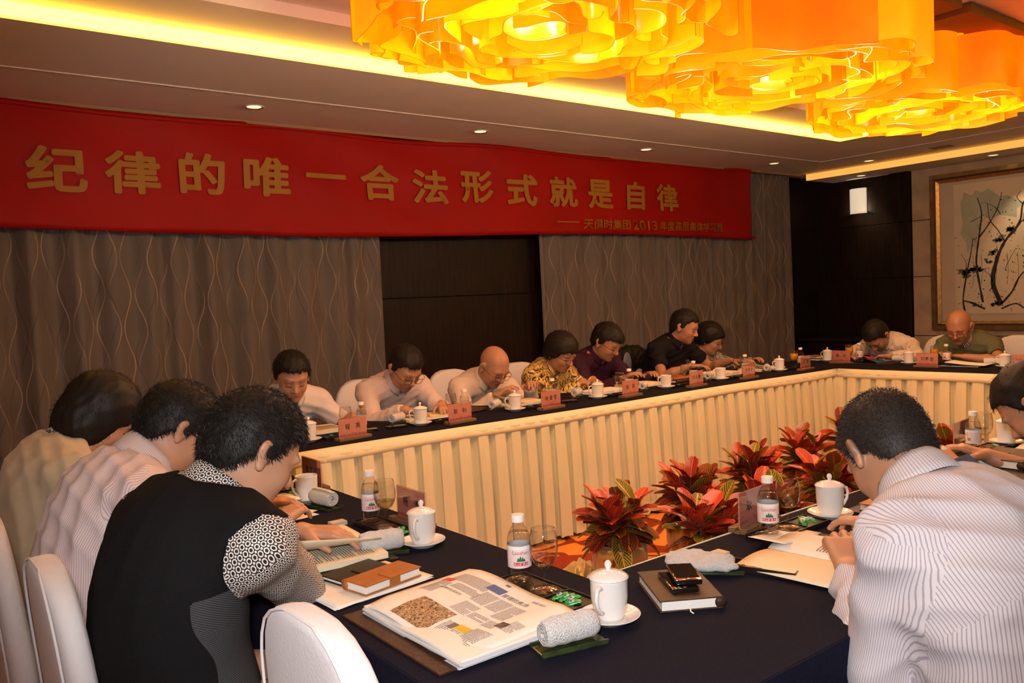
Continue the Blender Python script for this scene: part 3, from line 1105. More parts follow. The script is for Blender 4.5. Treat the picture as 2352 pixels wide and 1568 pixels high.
# ------------------------------------------------------------------ people: signed distance fields turned into one continuous surface
class Field:
    def __init__(self, lo, hi, coarse, fine_boxes=(), fine=0.005):
        self.ax = []
        for a in range(3):
            iv = sorted((max(b[0][a], lo[a]), min(b[1][a], hi[a])) for b in fine_boxes)
            mg = []
            for s, e in iv:
                if e <= s:
                    continue
                if mg and s <= mg[-1][1] + coarse:
                    mg[-1][1] = max(mg[-1][1], e)
                else:
                    mg.append([s, e])
            xs = []
            cur = lo[a]
            for s, e in mg + [[hi[a], hi[a]]]:
                if s > cur:
                    n = max(1, int(math.ceil((s - cur) / coarse)))
                    xs += list(np.linspace(cur, s, n, endpoint=False))
                if e > s:
                    n = max(1, int(math.ceil((e - s) / fine)))
                    xs += list(np.linspace(s, e, n, endpoint=False))
                cur = max(cur, e)
            xs.append(hi[a])
            self.ax.append(np.array(xs, dtype=np.float32))
        self.D = np.full([len(x) for x in self.ax], 0.06, dtype=np.float32)

    def block(self, lo, hi):
        sl = []
        for a in range(3):
            i = int(np.searchsorted(self.ax[a], lo[a]))
            j = int(np.searchsorted(self.ax[a], hi[a], side='right'))
            sl.append(slice(max(0, i - 1), min(len(self.ax[a]), j + 1)))
        s = tuple(sl)
        g = np.meshgrid(*[self.ax[a][s[a]] for a in range(3)], indexing='ij', sparse=True)
        return s, g

    def op(self, s, d, k, sub=False):
        D = self.D[s]
        if sub:
            d = -d
            if k > 0:
                h = np.clip(0.5 - 0.5 * (D - d) / k, 0, 1)
                self.D[s] = D * (1 - h) + d * h + k * h * (1 - h)
            else:
                self.D[s] = np.maximum(D, d)
        else:
            if k > 0:
                h = np.clip(0.5 + 0.5 * (D - d) / k, 0, 1)
                self.D[s] = D * (1 - h) + d * h - k * h * (1 - h)
            else:
                self.D[s] = np.minimum(D, d)

    def cone(self, a, b, ra, rb, k=0.02, sub=False):
        a, b = np.array(a, np.float32), np.array(b, np.float32)
        m = max(ra, rb) + 0.05
        s, g = self.block(np.minimum(a, b) - m, np.maximum(a, b) + m)
        ba = b - a
        L = float(ba @ ba) + 1e-9
        t = np.clip(((g[0] - a[0]) * ba[0] + (g[1] - a[1]) * ba[1] + (g[2] - a[2]) * ba[2]) / L, 0, 1)
        d = np.sqrt((g[0] - a[0] - t * ba[0]) ** 2 + (g[1] - a[1] - t * ba[1]) ** 2 + (g[2] - a[2] - t * ba[2]) ** 2) - (ra + (rb - ra) * t)
        self.op(s, d, k, sub)

    def ell(self, c, r, M=None, k=0.02, sub=False, inf=0.0):
        c = np.array(c, np.float32)
        r = np.array(r, np.float32) + inf
        m = float(max(r)) + 0.05
        s, g = self.block(c - m, c + m)
        x, y, z = g[0] - c[0], g[1] - c[1], g[2] - c[2]
        if M is not None:
            x, y, z = (M[0][0] * x + M[1][0] * y + M[2][0] * z, M[0][1] * x + M[1][1] * y + M[2][1] * z, M[0][2] * x + M[1][2] * y + M[2][2] * z)
        k0 = np.sqrt((x / r[0]) ** 2 + (y / r[1]) ** 2 + (z / r[2]) ** 2)
        k1 = np.sqrt((x / r[0] ** 2) ** 2 + (y / r[1] ** 2) ** 2 + (z / r[2] ** 2) ** 2) + 1e-6
        self.op(s, k0 * (k0 - 1) / k1, k, sub)

    def plane_cut(self, p, n):
        """removes what lies on the n side of p"""
        d = n[0] * (self.ax[0][:, None, None] - p[0]) + n[1] * (self.ax[1][None, :, None] - p[1]) + n[2] * (self.ax[2][None, None, :] - p[2])
        self.D = np.maximum(self.D, d.astype(np.float32))

    def mesh(self):
        D = self.D
        S = D < 0
        c = [S[i:S.shape[0] - 1 + i, j:S.shape[1] - 1 + j, k:S.shape[2] - 1 + k] for i in (0, 1) for j in (0, 1) for k in (0, 1)]
        anyv = c[0].copy()
        allv = c[0].copy()
        for q in c[1:]:
            anyv |= q
            allv &= q
        act = anyv & ~allv
        I = np.argwhere(act)
        ids = np.full(act.shape, -1, dtype=np.int64)
        ids[act] = np.arange(len(I))
        off = np.array([(i, j, k) for i in (0, 1) for j in (0, 1) for k in (0, 1)])
        vals = np.stack([D[I[:, 0] + o[0], I[:, 1] + o[1], I[:, 2] + o[2]] for o in off], 1)
        acc = np.zeros((len(I), 3))
        cnt = np.zeros(len(I))
        for a in range(8):
            for b in range(a + 1, 8):
                df = off[b] - off[a]
                if np.abs(df).sum() != 1:
                    continue
                m = (vals[:, a] < 0) != (vals[:, b] < 0)
                t = vals[m, a] / (vals[m, a] - vals[m, b])
                acc[m] += off[a] + t[:, None] * df
                cnt[m] += 1
        P = I + acc / cnt[:, None]
        V = np.stack([np.interp(P[:, a], np.arange(len(self.ax[a])), self.ax[a]) for a in range(3)], 1)
        Fs = []
        for a in range(3):
            b, c2 = (a + 1) % 3, (a + 2) % 3
            s0 = [slice(None)] * 3
            s1 = [slice(None)] * 3
            s0[a] = slice(0, -1)
            s1[a] = slice(1, None)
            e = S[tuple(s0)] != S[tuple(s1)]
            E = np.argwhere(e)
            ok = (E[:, b] > 0) & (E[:, c2] > 0) & (E[:, b] < D.shape[b] - 1) & (E[:, c2] < D.shape[c2] - 1)
            E = E[ok]
            inside = S[E[:, 0], E[:, 1], E[:, 2]]

            def cell(db, dc):
                q = E.copy()
                q[:, b] += db
                q[:, c2] += dc
                return ids[q[:, 0], q[:, 1], q[:, 2]]
            q = np.stack([cell(-1, -1), cell(0, -1), cell(0, 0), cell(-1, 0)], 1)
            q[~inside] = q[~inside][:, ::-1]
            Fs.append(q)
        F = np.concatenate(Fs)
        return V, F[(F >= 0).all(1)]


def np_mesh(name, V, F, m, smooth=True):
    me = bpy.data.meshes.new(name)
    me.vertices.add(len(V))
    me.vertices.foreach_set('co', np.ascontiguousarray(V, dtype=np.float32).ravel())
    n = F.shape[1]
    me.loops.add(F.size)
    me.loops.foreach_set('vertex_index', np.ascontiguousarray(F, dtype=np.int32).ravel())
    me.polygons.add(len(F))
    me.polygons.foreach_set('loop_start', np.arange(0, F.size, n, dtype=np.int32))
    me.polygons.foreach_set('loop_total', np.full(len(F), n, dtype=np.int32))
    me.update(calc_edges=True)
    if smooth:
        me.shade_smooth()
    me.materials.append(m)
    return me


def relax(V, F, it=2, f=0.5):
    n = len(V)
    for _ in range(it):
        A = np.zeros_like(V)
        C = np.zeros(n)
        for a in range(4):
            for b in ((a + 1) % 4, (a + 3) % 4):
                np.add.at(A, F[:, a], V[F[:, b]])
                np.add.at(C, F[:, a], 1)
        V = V + f * (A / np.maximum(C, 1)[:, None] - V)
    return V


def vnormals(V, F):
    N = np.zeros_like(V)
    fn = np.cross(V[F[:, 2]] - V[F[:, 0]], V[F[:, 3]] - V[F[:, 1]])
    for a in range(4):
        np.add.at(N, F[:, a], fn)
    return N / (np.linalg.norm(N, axis=1)[:, None] + 1e-12)


def wrinkle(V, F, amp, seed, freq=42.0, dirs=None):
    """cloth folds: a few warped ridges pushed along the normals"""
    rnd = np.random.RandomState(seed)
    N = vnormals(V, F)
    h = np.zeros(len(V))
    for i in range(5):
        d = rnd.normal(size=3)
        if dirs is not None:
            d = d * dirs
        d /= np.linalg.norm(d)
        w = rnd.normal(size=3)
        w /= np.linalg.norm(w)
        ph = rnd.uniform(0, 6)
        wp = 1.3 * np.sin(V @ w * 9 + ph)
        msk = np.clip(0.5 + 0.9 * np.sin(V @ rnd.normal(size=3) * 6 + ph), 0, 1)
        s = np.sin(V @ d * freq * rnd.uniform(0.6, 1.6) + wp + ph)
        h += (1 - np.abs(s) * 1.6) * msk
    return V + N * (amp * h / 3)[:, None]


def uv_bones(me, V, F, bones):
    """each face takes the nearest bone; u runs round it and v along it (metres)"""
    C = V[F].mean(1)
    best = np.full(len(C), 1e9)
    bi = np.zeros(len(C), int)
    for i, (a, b, r, _) in enumerate(bones):
        r = 0.09 if r in (0.078, 0.0525) else r
        a, b = np.array(a), np.array(b)
        ba = b - a
        t = np.clip((C - a) @ ba / (ba @ ba), 0, 1)
        d = np.linalg.norm(C - a - t[:, None] * ba, axis=1) / r
        m = d < best
        best[m] = d[m]
        bi[m] = i
    UV = np.zeros((len(F), 4, 2))
    for i, (a, b, r, ref) in enumerate(bones):
        m = bi == i
        if not m.any():
            continue
        a, b = np.array(a), np.array(b)
        ax = (b - a) / np.linalg.norm(b - a)
        e1 = np.array(ref, float) - ax * (np.array(ref) @ ax)
        e1 /= np.linalg.norm(e1)
        e2 = np.cross(ax, e1)
        fc = C[m] - a
        ac = np.arctan2(fc @ e2, fc @ e1)
        for k in range(4):
            p = V[F[m][:, k]] - a
            an = np.arctan2(p @ e2, p @ e1)
            an = ac + (an - ac + PI) % (2 * PI) - PI
            UV[m, k, 0] = an * r + 10 * i
            UV[m, k, 1] = p @ ax
            if r < 0.1 and len(bones) > 2:
                cap = (fc @ ax) < -0.035
                idx = np.where(m)[0][cap]
                UV[idx, k, 0] = p[cap] @ e1 + 10 * i
                UV[idx, k, 1] = p[cap] @ e2
    lay = me.uv_layers.new(name='UVMap')
    lay.data.foreach_set('uv', UV.reshape(-1).astype(np.float32))


def rot_y(a):
    c, s = math.cos(a), math.sin(a)
    return np.array([[c, 0, s], [0, 1, 0], [-s, 0, c]])


def rot_z(a):
    c, s = math.cos(a), math.sin(a)
    return np.array([[c, -s, 0], [s, c, 0], [0, 0, 1]])


def rot_x(a):
    c, s = math.cos(a), math.sin(a)
    return np.array([[1, 0, 0], [0, c, -s], [0, s, c]])


def unit(v):
    v = np.array(v, float)
    return v / (np.linalg.norm(v) + 1e-12)


def ik(S, T, l1, l2, pole):
    S, T = np.array(S, float), np.array(T, float)
    d = T - S
    L = np.linalg.norm(d)
    L2 = min(L, (l1 + l2) * 0.995)
    d = d / L
    T = S + d * L2
    a = (l1 * l1 - l2 * l2 + L2 * L2) / (2 * L2)
    h = math.sqrt(max(l1 * l1 - a * a, 0))
    p = np.array(pole, float)
    p = unit(p - d * (p @ d))
    return S + d * a + p * h, T


def hand_prims(f, W, d, n, side, curl, r=1.0, spread=1.0):
    d = unit(d)
    n = unit(np.array(n) - d * (np.array(n) @ d))
    t = np.cross(n, d) * (1 if side > 0 else -1)
    W = np.array(W)
    # palm
    for o in (-0.026, -0.009, 0.009, 0.026):
        f.cone(W + d * 0.012 + t * o * 0.55, W + d * 0.085 + t * o, 0.0150 * r, 0.0125 * r, 0.012)
    tips = []
    for i, (o, bl, ln) in enumerate(((0.029, 0.088, 0.072), (0.010, 0.092, 0.080), (-0.010, 0.088, 0.073), (-0.028, 0.080, 0.058))):
        p = W + d * bl + t * o
        dd = unit(d + t * o * 2.2 * spread)
        ang = 0
        for j, fr in enumerate((0.45, 0.31, 0.24)):
            ang += curl * (0.55, 0.8, 0.6)[j] * (1 + 0.12 * (i - 1))
            v = dd * math.cos(ang) + n * math.sin(ang)
            q = p + v * ln * fr * 1.05
            f.cone(p, q, (0.0092 - 0.0008 * j) * r, (0.0084 - 0.0008 * j) * r, 0.004)
            p = q
        tips.append(p)
    p = W + d * 0.022 + t * 0.026
    v = unit(d * 0.62 + t * 0.62 + n * 0.25)
    q = p + v * 0.046
    f.cone(p, q, 0.0150 * r, 0.0112 * r, 0.010)
    v2 = unit(d * 0.86 + t * 0.20 + n * (0.25 + 0.4 * curl))
    f.cone(q, q + v2 * 0.036, 0.0110 * r, 0.0085 * r, 0.004)
    return tips


M_skin = None


def skin_material(name, c, lipc):
    m = bpy.data.materials.new(name)
    m.use_nodes = True
    n, l = nt(m)
    b = n['Principled BSDF']
    b.inputs['Roughness'].default_value = 0.48
    b.inputs['Subsurface Weight'].default_value = 0.0
    tc = n.new('ShaderNodeTexCoord')
    t = n.new('ShaderNodeTexNoise')
    t.inputs['Scale'].default_value = 18
    t.inputs['Detail'].default_value = 4
    l.new(tc.outputs['Object'], t.inputs['Vector'])
    base = mixcol(n, l, t.outputs['Fac'], tuple(x * 0.88 for x in c), tuple(min(1, x * 1.1) for x in c))
    at = n.new('ShaderNodeAttribute')
    at.attribute_name = 'feature'
    sp = n.new('ShaderNodeSeparateColor')
    l.new(at.outputs['Color'], sp.inputs[0])
    c1 = mixcol(n, l, sp.outputs[0], base, (0.035, 0.020, 0.014))
    c2 = mixcol(n, l, math_node(n, l, 'MULTIPLY', sp.outputs[1], 0.8), c1, lipc)
    c3 = mixcol(n, l, math_node(n, l, 'MULTIPLY', sp.outputs[2], 0.55), c2, (0.10, 0.075, 0.06))
    l.new(c3, b.inputs['Base Color'])
    return m


SKINS = {
    'mid': skin_material('skin_mid', (0.50, 0.255, 0.150), (0.36, 0.115, 0.085)),
    'tan': skin_material('skin_tan', (0.46, 0.220, 0.120), (0.32, 0.10, 0.075)),
    'pale': skin_material('skin_pale', (0.58, 0.32, 0.21), (0.42, 0.14, 0.10)),
}


def hair_material(name='black_hair', c0=(0.005, 0.004, 0.0035), c1=(0.016, 0.012, 0.010)):
    m = bpy.data.materials.new(name)
    m.use_nodes = True
    n, l = nt(m)
    b = n['Principled BSDF']
    b.inputs['Roughness'].default_value = 0.55
    b.inputs['Specular IOR Level'].default_value = 0.25
    tc = n.new('ShaderNodeTexCoord')
    t = n.new('ShaderNodeTexNoise')
    t.inputs['Scale'].default_value = 140
    t.inputs['Detail'].default_value = 3
    l.new(tc.outputs['Object'], t.inputs['Vector'])
    c = mixcol(n, l, t.outputs['Fac'], c0, c1)
    l.new(c, b.inputs['Base Color'])
    bp = n.new('ShaderNodeBump')
    bp.inputs['Strength'].default_value = 0.5
    bp.inputs['Distance'].default_value = 0.0012
    l.new(t.outputs['Fac'], bp.inputs['Height'])
    l.new(bp.outputs[0], b.inputs['Normal'])
    return m


M_hair = hair_material()
M_hair_buzz = hair_material('cropped_hair', (0.010, 0.008, 0.007), (0.040, 0.032, 0.028))
M_glassrim = mat('spectacle_rim', (0.06, 0.035, 0.025), 0.3, metal=0.5)
M_trouser = mat('dark_trousers', (0.012, 0.012, 0.016), 0.8, noise=(0.3, 60))
M_jeans = mat('navy_jeans', (0.014, 0.018, 0.032), 0.8, noise=(0.35, 120))
M_shoe = mat('black_shoe', (0.012, 0.010, 0.010), 0.3)


def hairline(kind, x, ay):
    """lowest z of the hair in the head frame, as a function of x (forward) and |y|"""
    if kind in ('bob', 'bob_short'):
        xs, zs = [-0.13, -0.02, 0.03, 0.055, 0.085, 0.13], [-0.105, -0.115, -0.10, 0.0, 0.045, 0.05]
        if kind == 'bob_short':
            zs = [-0.085, -0.055, -0.015, 0.028, 0.050, 0.055]
    elif kind == 'fringe':
        xs, zs = [-0.13, -0.06, -0.025, 0.012, 0.03, 0.055, 0.13], [-0.075, -0.065, -0.02, -0.005, 0.035, 0.054, 0.058]
    elif kind == 'buzz':
        xs, zs = [-0.13, -0.06, -0.030, 0.010, 0.030, 0.060, 0.13], [-0.085, -0.070, -0.015, -0.020, 0.030, 0.062, 0.075]
    else:
        xs, zs = [-0.13, -0.06, -0.030, 0.010, 0.030, 0.060, 0.13], [-0.080, -0.068, -0.015, -0.012, 0.035, 0.064, 0.075]
    return np.interp(x, xs, zs)


PEOPLE = []


def person(label, hips, head, face, pitch, yaw=0.0, roll=0.0, hands=None, poles=None, palms=None, hdirs=None, curls=(0.6, 0.6), shirt='long', smat=None, vest=None,
           hair='short', skin='mid', glasses=False, female=False, coarse=0.014, fine=0.0055, shoulder=0.0, bulk=1.0, trousers=None, collar=True, headscale=1.0, cmat=None, shoulder_drop=0.0,
           wr=0.010, strands=0, hood=None, arm=None, swk=1.0, back=0.10, seed=1, handr=1.0, hump=0.0, head_off=(0, 0, 0)):
    """hips, head: world points; face: heading of the body; pitch: how far the face is bowed"""
    root = empty('person', (hips[0], hips[1], 0.0), face, label, 'person')
    RZ = rot_z(-face)

    def loc(p):
        return RZ @ (np.array(p, float) - np.array([hips[0], hips[1], 0.0]))
    P = loc(hips)
    H = loc(head)
    RH = rot_z(yaw) @ rot_y(pitch) @ rot_x(roll)
    hs = headscale
    hd = lambda p: H + RH @ (np.array(p, float) * hs)
    hb = hd((-0.028, 0, -0.075))                       # base of the skull
    # neck leaves the skull downwards and backwards, half way between head and trunk
    trunk = unit(H - P)
    nd = unit(unit(RH @ np.array([0.12, 0, 1.0])) * 0.55 + trunk * 0.75)
    N = hb - nd * 0.075
    ctl = (P + N) / 2 + np.array([-back, 0, 0.05])

    def sp(t):
        return (1 - t) ** 2 * P + 2 * t * (1 - t) * ctl + t * t * N

    def spM(t):
        d = unit(2 * (1 - t) * (ctl - P) + 2 * t * (N - ctl))
        y = np.array([0, 1.0, 0])
        x = unit(np.cross(y, d))
        return np.stack([x, np.cross(d, x), d], 1)
    sw = (0.165 if female else 0.185) * (0.94 + 0.06 * bulk) * swk
    Mt = spM(0.9)
    sc = sp(0.88) + Mt[:, 2] * 0.0 - np.array([0, 0, shoulder_drop])
    SH = {}
    for s in (1, -1):
        SH[s] = sc + np.array([math.sin(-shoulder * s) * sw, s * sw * math.cos(shoulder), 0]) + Mt[:, 0] * 0.015
    l1, l2 = (0.275, 0.245) if not female else (0.255, 0.225)
    if arm:
        l1, l2 = arm
    EL, WR = {}, {}
    if hands is None:
        hands = {}
    hands = {s: loc(hands[s]) for s in hands}
    for s in (1, -1):
        if s not in hands:
            hands[s] = np.array([N[0] + 0.12, s * 0.16, 0.79])
        pole = (poles or {}).get(s, np.array([-0.25, s * 0.6, -0.75]))
        EL[s], WR[s] = ik(SH[s], hands[s], l1, l2, pole)
    hipj = {s: P + np.array([0.02, s * 0.09, -0.01]) for s in (1, -1)}
    kn = {s: np.array([P[0] + 0.42, s * 0.13, 0.50]) for s in (1, -1)}
    an = {s: np.array([P[0] + 0.40, s * 0.13, 0.09]) for s in (1, -1)}
    toe = {s: np.array([P[0] + 0.54, s * 0.15, 0.035]) for s in (1, -1)}

    def torso(f, inf=0.0, legs=True, k=0.05):
        f.ell(P + np.array([0, 0, 0.02]), (0.125 * bulk, 0.175 * bulk, 0.12), None, 0.03, inf=inf)
        f.ell(sp(0.30), (0.120 * bulk, 0.158 * bulk, 0.14), spM(0.30), k, inf=inf)
        f.ell(sp(0.62), (0.120 * bulk, 0.170 * (0.9 if female else 1) * bulk, 0.165), spM(0.62), k, inf=inf)
        f.ell(sp(0.80) + spM(0.8)[:, 0] * (-0.012), (0.100, 0.165 * (0.9 if female else 1), 0.13), spM(0.80), k, inf=inf)
        for s in (1, -1):
            f.cone(sp(0.86), SH[s], 0.070 + inf, 0.058 * (0.9 if female else 1) + inf, k)
            f.cone(N + nd * (0.03 if inf == 0 else -0.025), SH[s] * 0.6 + N * 0.4, 0.048 + inf, 0.052 + inf, 0.045)
        if hump:
            f.ell(sp(0.84) - spM(0.84)[:, 0] * 0.05, (0.08 + hump, 0.13, 0.11), spM(0.84), k, inf=inf)

    def headprims(f):
        q = hs
        f.cone(N - nd * 0.03, hb + nd * 0.02, 0.060 * (0.88 if female else 1), 0.056 * (0.88 if female else 1), 0.03)
        f.ell(hd((-0.012, 0, 0.030)), np.array((0.098, 0.077, 0.088)) * q, RH, 0.02)
        f.ell(hd((0.022, 0, -0.020)), np.array((0.070, 0.064, 0.085)) * q, RH, 0.03)
        f.ell(hd((0.028, 0, -0.068)), np.array((0.058, 0.054, 0.042)) * q, RH, 0.03)
        f.ell(hd((0.066, 0, -0.092)), np.array((0.022, 0.026, 0.019)) * q, RH, 0.02)
        for s in (1, -1):
            f.ell(hd((0.056, s * 0.036, -0.028)), np.array((0.027, 0.024, 0.027)) * q, RH, 0.02)
            f.ell(hd((0.079, s * 0.027, 0.022)), np.array((0.014, 0.026, 0.009)) * q, RH, 0.015)
            f.ell(hd((0.096, s * 0.031, 0.004)), np.array((0.011, 0.017, 0.009)) * q, RH, 0.010, sub=True)
            f.ell(hd((0.0735, s * 0.031, 0.002)), np.array((0.0140, 0.0150, 0.0125)) * q, RH, 0.004)
        f.cone(hd((0.084, 0, 0.008)), hd((0.107, 0, -0.026)), 0.0085, 0.0125, 0.012)
        for s in (1, -1):
            f.ell(hd((0.094, s * 0.012, -0.031)), np.array((0.012, 0.009, 0.008)) * q, RH, 0.006)
        f.ell(hd((0.0865, 0, -0.0555)), np.array((0.010, 0.023, 0.006)) * q, RH, 0.005)
        f.ell(hd((0.0835, 0, -0.0670)), np.array((0.010, 0.020, 0.0065)) * q, RH, 0.005)
        f.ell(hd((0.0965, 0, -0.0610)), np.array((0.008, 0.024, 0.0018)) * q, RH, 0.003, sub=True)
        for s in (1, -1):
            Re = RH @ rot_z(s * -0.35) @ rot_y(-0.18)
            f.ell(hd((-0.010, s * 0.081, -0.004)), np.array((0.019, 0.0085, 0.033)) * q, Re, 0.008)
            f.ell(hd((-0.012, s * 0.087, 0.006)), np.array((0.020, 0.0070, 0.020)) * q, Re, 0.004)
            f.ell(hd((-0.003, s * 0.0925, 0.002)), np.array((0.010, 0.0085, 0.019)) * q, Re, 0.004, sub=True)
            f.ell(hd((-0.006, s * 0.083, -0.031)), np.array((0.009, 0.0065, 0.009)) * q, Re, 0.005)

    allp = [P, N, H + 0.14, H - 0.14, *SH.values(), *EL.values(), *WR.values(), *kn.values(), *toe.values()]
    lo = np.min(allp, 0) - 0.22
    hi = np.max(allp, 0) + 0.22
    lo[2] = -0.02
    fb = [(H - 0.135 * hs - 0.01, H + 0.14 * hs)]
    hdir = {}
    for s in (1, -1):
        d = (hdirs or {}).get(s)
        d = unit(WR[s] - EL[s]) if d is None else unit(RZ @ np.array(d, float))
        hdir[s] = d
        fb.append((WR[s] + d * 0.09 - 0.115, WR[s] + d * 0.09 + 0.115))
    f = Field(lo, hi, coarse, fb, fine)
    torso(f)
    for s in (1, -1):
        f.cone(SH[s], EL[s], 0.052 * (0.85 if female else 1), 0.041 * (0.85 if female else 1), 0.03)
        f.cone(EL[s], EL[s] * 0.6 + WR[s] * 0.4, 0.041 * (0.85 if female else 1), 0.042 * (0.85 if female else 1), 0.02)
        f.cone(EL[s] * 0.6 + WR[s] * 0.4, WR[s], 0.041 * (0.85 if female else 1), 0.027 * (0.9 if female else 1), 0.02)
        f.cone(hipj[s], kn[s], 0.080, 0.056, 0.03)
        f.cone(kn[s], an[s], 0.054, 0.038, 0.02)
        f.cone(an[s], toe[s], 0.036, 0.028, 0.02)
        pn = (palms or {}).get(s)
        pn = np.array([0, 0, -1.0]) if pn is None else RZ @ np.array(pn, float)
        hand_prims(f, WR[s], hdir[s], pn, s, curls[0] if s > 0 else curls[1], handr * (0.9 if female else 1.0))
    headprims(f)
    V, F = f.mesh()
    V = relax(V, F, 1, 0.35)
    me = np_mesh('body', V, F, SKINS[skin])
    # colour of brows, lids, lips and cropped scalp
    h = (V - H) @ RH / hs
    x, y, z = h[:, 0], np.abs(h[:, 1]), h[:, 2]
    near = np.linalg.norm(h, axis=1) < 0.16
    br = near & (x > 0.055) & (y > 0.010) & (y < 0.050) & (np.abs(z - 0.028 - 0.10 * (y - 0.03) + 9.0 * (y - 0.03) ** 2) < (0.0042 if female else 0.0052))
    lid = near & (x > 0.060) & (y > 0.017) & (y < 0.046) & (np.abs(z + 0.0065 - 0.06 * (y - 0.03)) < 0.0030)
    lip = near & (x > 0.070) & (y < 0.025 - 0.25 * np.abs(z + 0.061)) & (z > -0.0735) & (z < -0.0495)
    colr = np.zeros((len(V), 4), np.float32)
    colr[:, 3] = 1
    colr[:, 0] = np.where(br, 0.6, np.where(lid, 0.9, 0))
    colr[:, 1] = lip * 0.8
    if hair in ('bald', 'buzz'):
        stub = near & (z > hairline('short', x, y) - 0.004)
        colr[:, 2] = stub * (0.35 if hair == 'bald' else 0.9)
    ca = me.color_attributes.new('feature', 'FLOAT_COLOR', 'POINT')
    ca.data.foreach_set('color', colr.ravel())
    obj_from('body', me, root)

    # ---- clothes
    def cloth_field(c):
        return Field(lo, hi, c)
    spine_b = [(sp(0.0), sp(0.5), 0.165, (1, 0, 0)), (sp(0.5), N, 0.165, (1, 0, 0))]
    arm_b = []
    for s in (1, -1):
        arm_b += [(SH[s], EL[s], 0.078, (0, s, 0.3)), (EL[s], WR[s], 0.0525, (0, s, 0.3))]
    cvox = coarse * 0.72
    if smat is not None:
        f = cloth_field(cvox)
        torso(f, 0.014)
        fr = 0.9 if female else 1.0
        for s in (1, -1):
            if shirt == 'short':
                e = SH[s] + (EL[s] - SH[s]) * 0.66
                f.cone(SH[s], e, 0.066 * fr, 0.066 * fr, 0.035)
                f.cone(e + (EL[s] - SH[s]) * 0.22, e + (EL[s] - SH[s]) * 0.9, 0.085, 0.085, 0.004, sub=True)
            else:
                f.cone(SH[s], EL[s], 0.066 * fr, 0.056 * fr, 0.035)
                w = EL[s] + (WR[s] - EL[s]) * (0.90 if shirt == 'long' else 0.30)
                f.cone(EL[s], w, 0.056 * fr, 0.044 * fr if shirt == 'long' else 0.054, 0.02)
                dd = unit(WR[s] - EL[s])
                f.cone(w + dd * 0.060, w + dd * 0.30, 0.056, 0.056, 0.003, sub=True)
        f.cone(N + nd * 0.020 + spM(.95)[:, 0] * 0.02, N + nd * 0.25, 0.066 * fr, 0.095, 0.01, sub=True)
        f.plane_cut(P + np.array([0, 0, -0.055]), (0, 0, -1))
        if hood:
            for q in range(-4, 5):
                a0, a1 = PI + q * 0.42, PI + (q + 1) * 0.42
                f.cone(N + np.array([0.080 * math.cos(a0), 0.088 * math.sin(a0), 0.030 - 0.02 * math.cos(a0)]), N + np.array([0.080 * math.cos(a1), 0.088 * math.sin(a1), 0.030 - 0.02 * math.cos(a1)]), 0.022, 0.022, 0.010)
            f.ell(N + np.array([-0.095, 0, -0.05]), (0.040, 0.085, 0.075), None, 0.04)
        V, F = f.mesh()
        V = relax(V, F, 2, 0.5)
        V = wrinkle(V, F, wr, seed)
        me = np_mesh('shirt', V, F, smat)
        uv_bones(me, V, F, spine_b + arm_b)
        obj_from('shirt', me, root)
    if vest is not None:
        f = cloth_field(cvox)
        torso(f, 0.024)
        for s in (1, -1):
            f.cone(SH[s] + np.array([0, s * 0.045, -0.02]), EL[s], 0.080, 0.085, 0.012, sub=True)
        f.cone(N + nd * 0.018, N + nd * 0.25, 0.080, 0.125, 0.01, sub=True)
        f.plane_cut(P + np.array([0, 0, -0.035]), (0, 0, -1))
        V, F = f.mesh()
        V = relax(V, F, 2, 0.5)
        V = wrinkle(V, F, wr * 0.6, seed + 5)
        me = np_mesh('vest', V, F, vest)
        C = V
        pan = np.minimum(np.minimum(C[:, 0] - P[0] - 0.045 + 0.30 * (C[:, 2] - 0.62) + 0.008 * np.sin(C[:, 2] * 40), 0.88 + 0.10 * (C[:, 0] - P[0]) - C[:, 2]), 0.02 - C[:, 1])
        at_ = me.attributes.new('panel', 'FLOAT', 'POINT')
        at_.data.foreach_set('value', pan.astype(np.float32))
        uv_bones(me, V, F, spine_b)
        obj_from('vest', me, root)
    f = Field(np.array([lo[0], lo[1], -0.02]), np.array([hi[0], hi[1], min(0.75, hi[2])]), max(cvox, 0.014))
    f.ell(P + np.array([0, 0, 0.0]), (0.128 * bulk, 0.178 * bulk, 0.118), None, 0.03)
    for s in (1, -1):
        f.cone(hipj[s], kn[s], 0.095, 0.070, 0.03)
        f.cone(kn[s], an[s], 0.068, 0.056, 0.02)
    f.plane_cut((0, 0, P[2] - 0.02), (0, 0, 1))
    f.plane_cut((0, 0, 0.075), (0, 0, -1))
    V, F = f.mesh()
    V = wrinkle(relax(V, F, 1, 0.5), F, 0.004, seed + 9)
    obj_from('trousers', np_mesh('trousers', V, F, trousers or M_trouser), root)
    for s in (1, -1):
        f = Field(np.minimum(an[s], toe[s]) - 0.10, np.maximum(an[s], toe[s]) + 0.10, 0.012)
        f.cone(an[s] + np.array([-0.03, 0, -0.04]), toe[s] + np.array([0.03, 0, 0.01]), 0.050, 0.044, 0.01)
        f.plane_cut((0, 0, 0.002), (0, 0, -1))
        f.plane_cut((0, 0, 0.085), (0, 0, 1))
        V, F = f.mesh()
        obj_from('shoe', np_mesh('shoe', V, F, M_shoe), root)
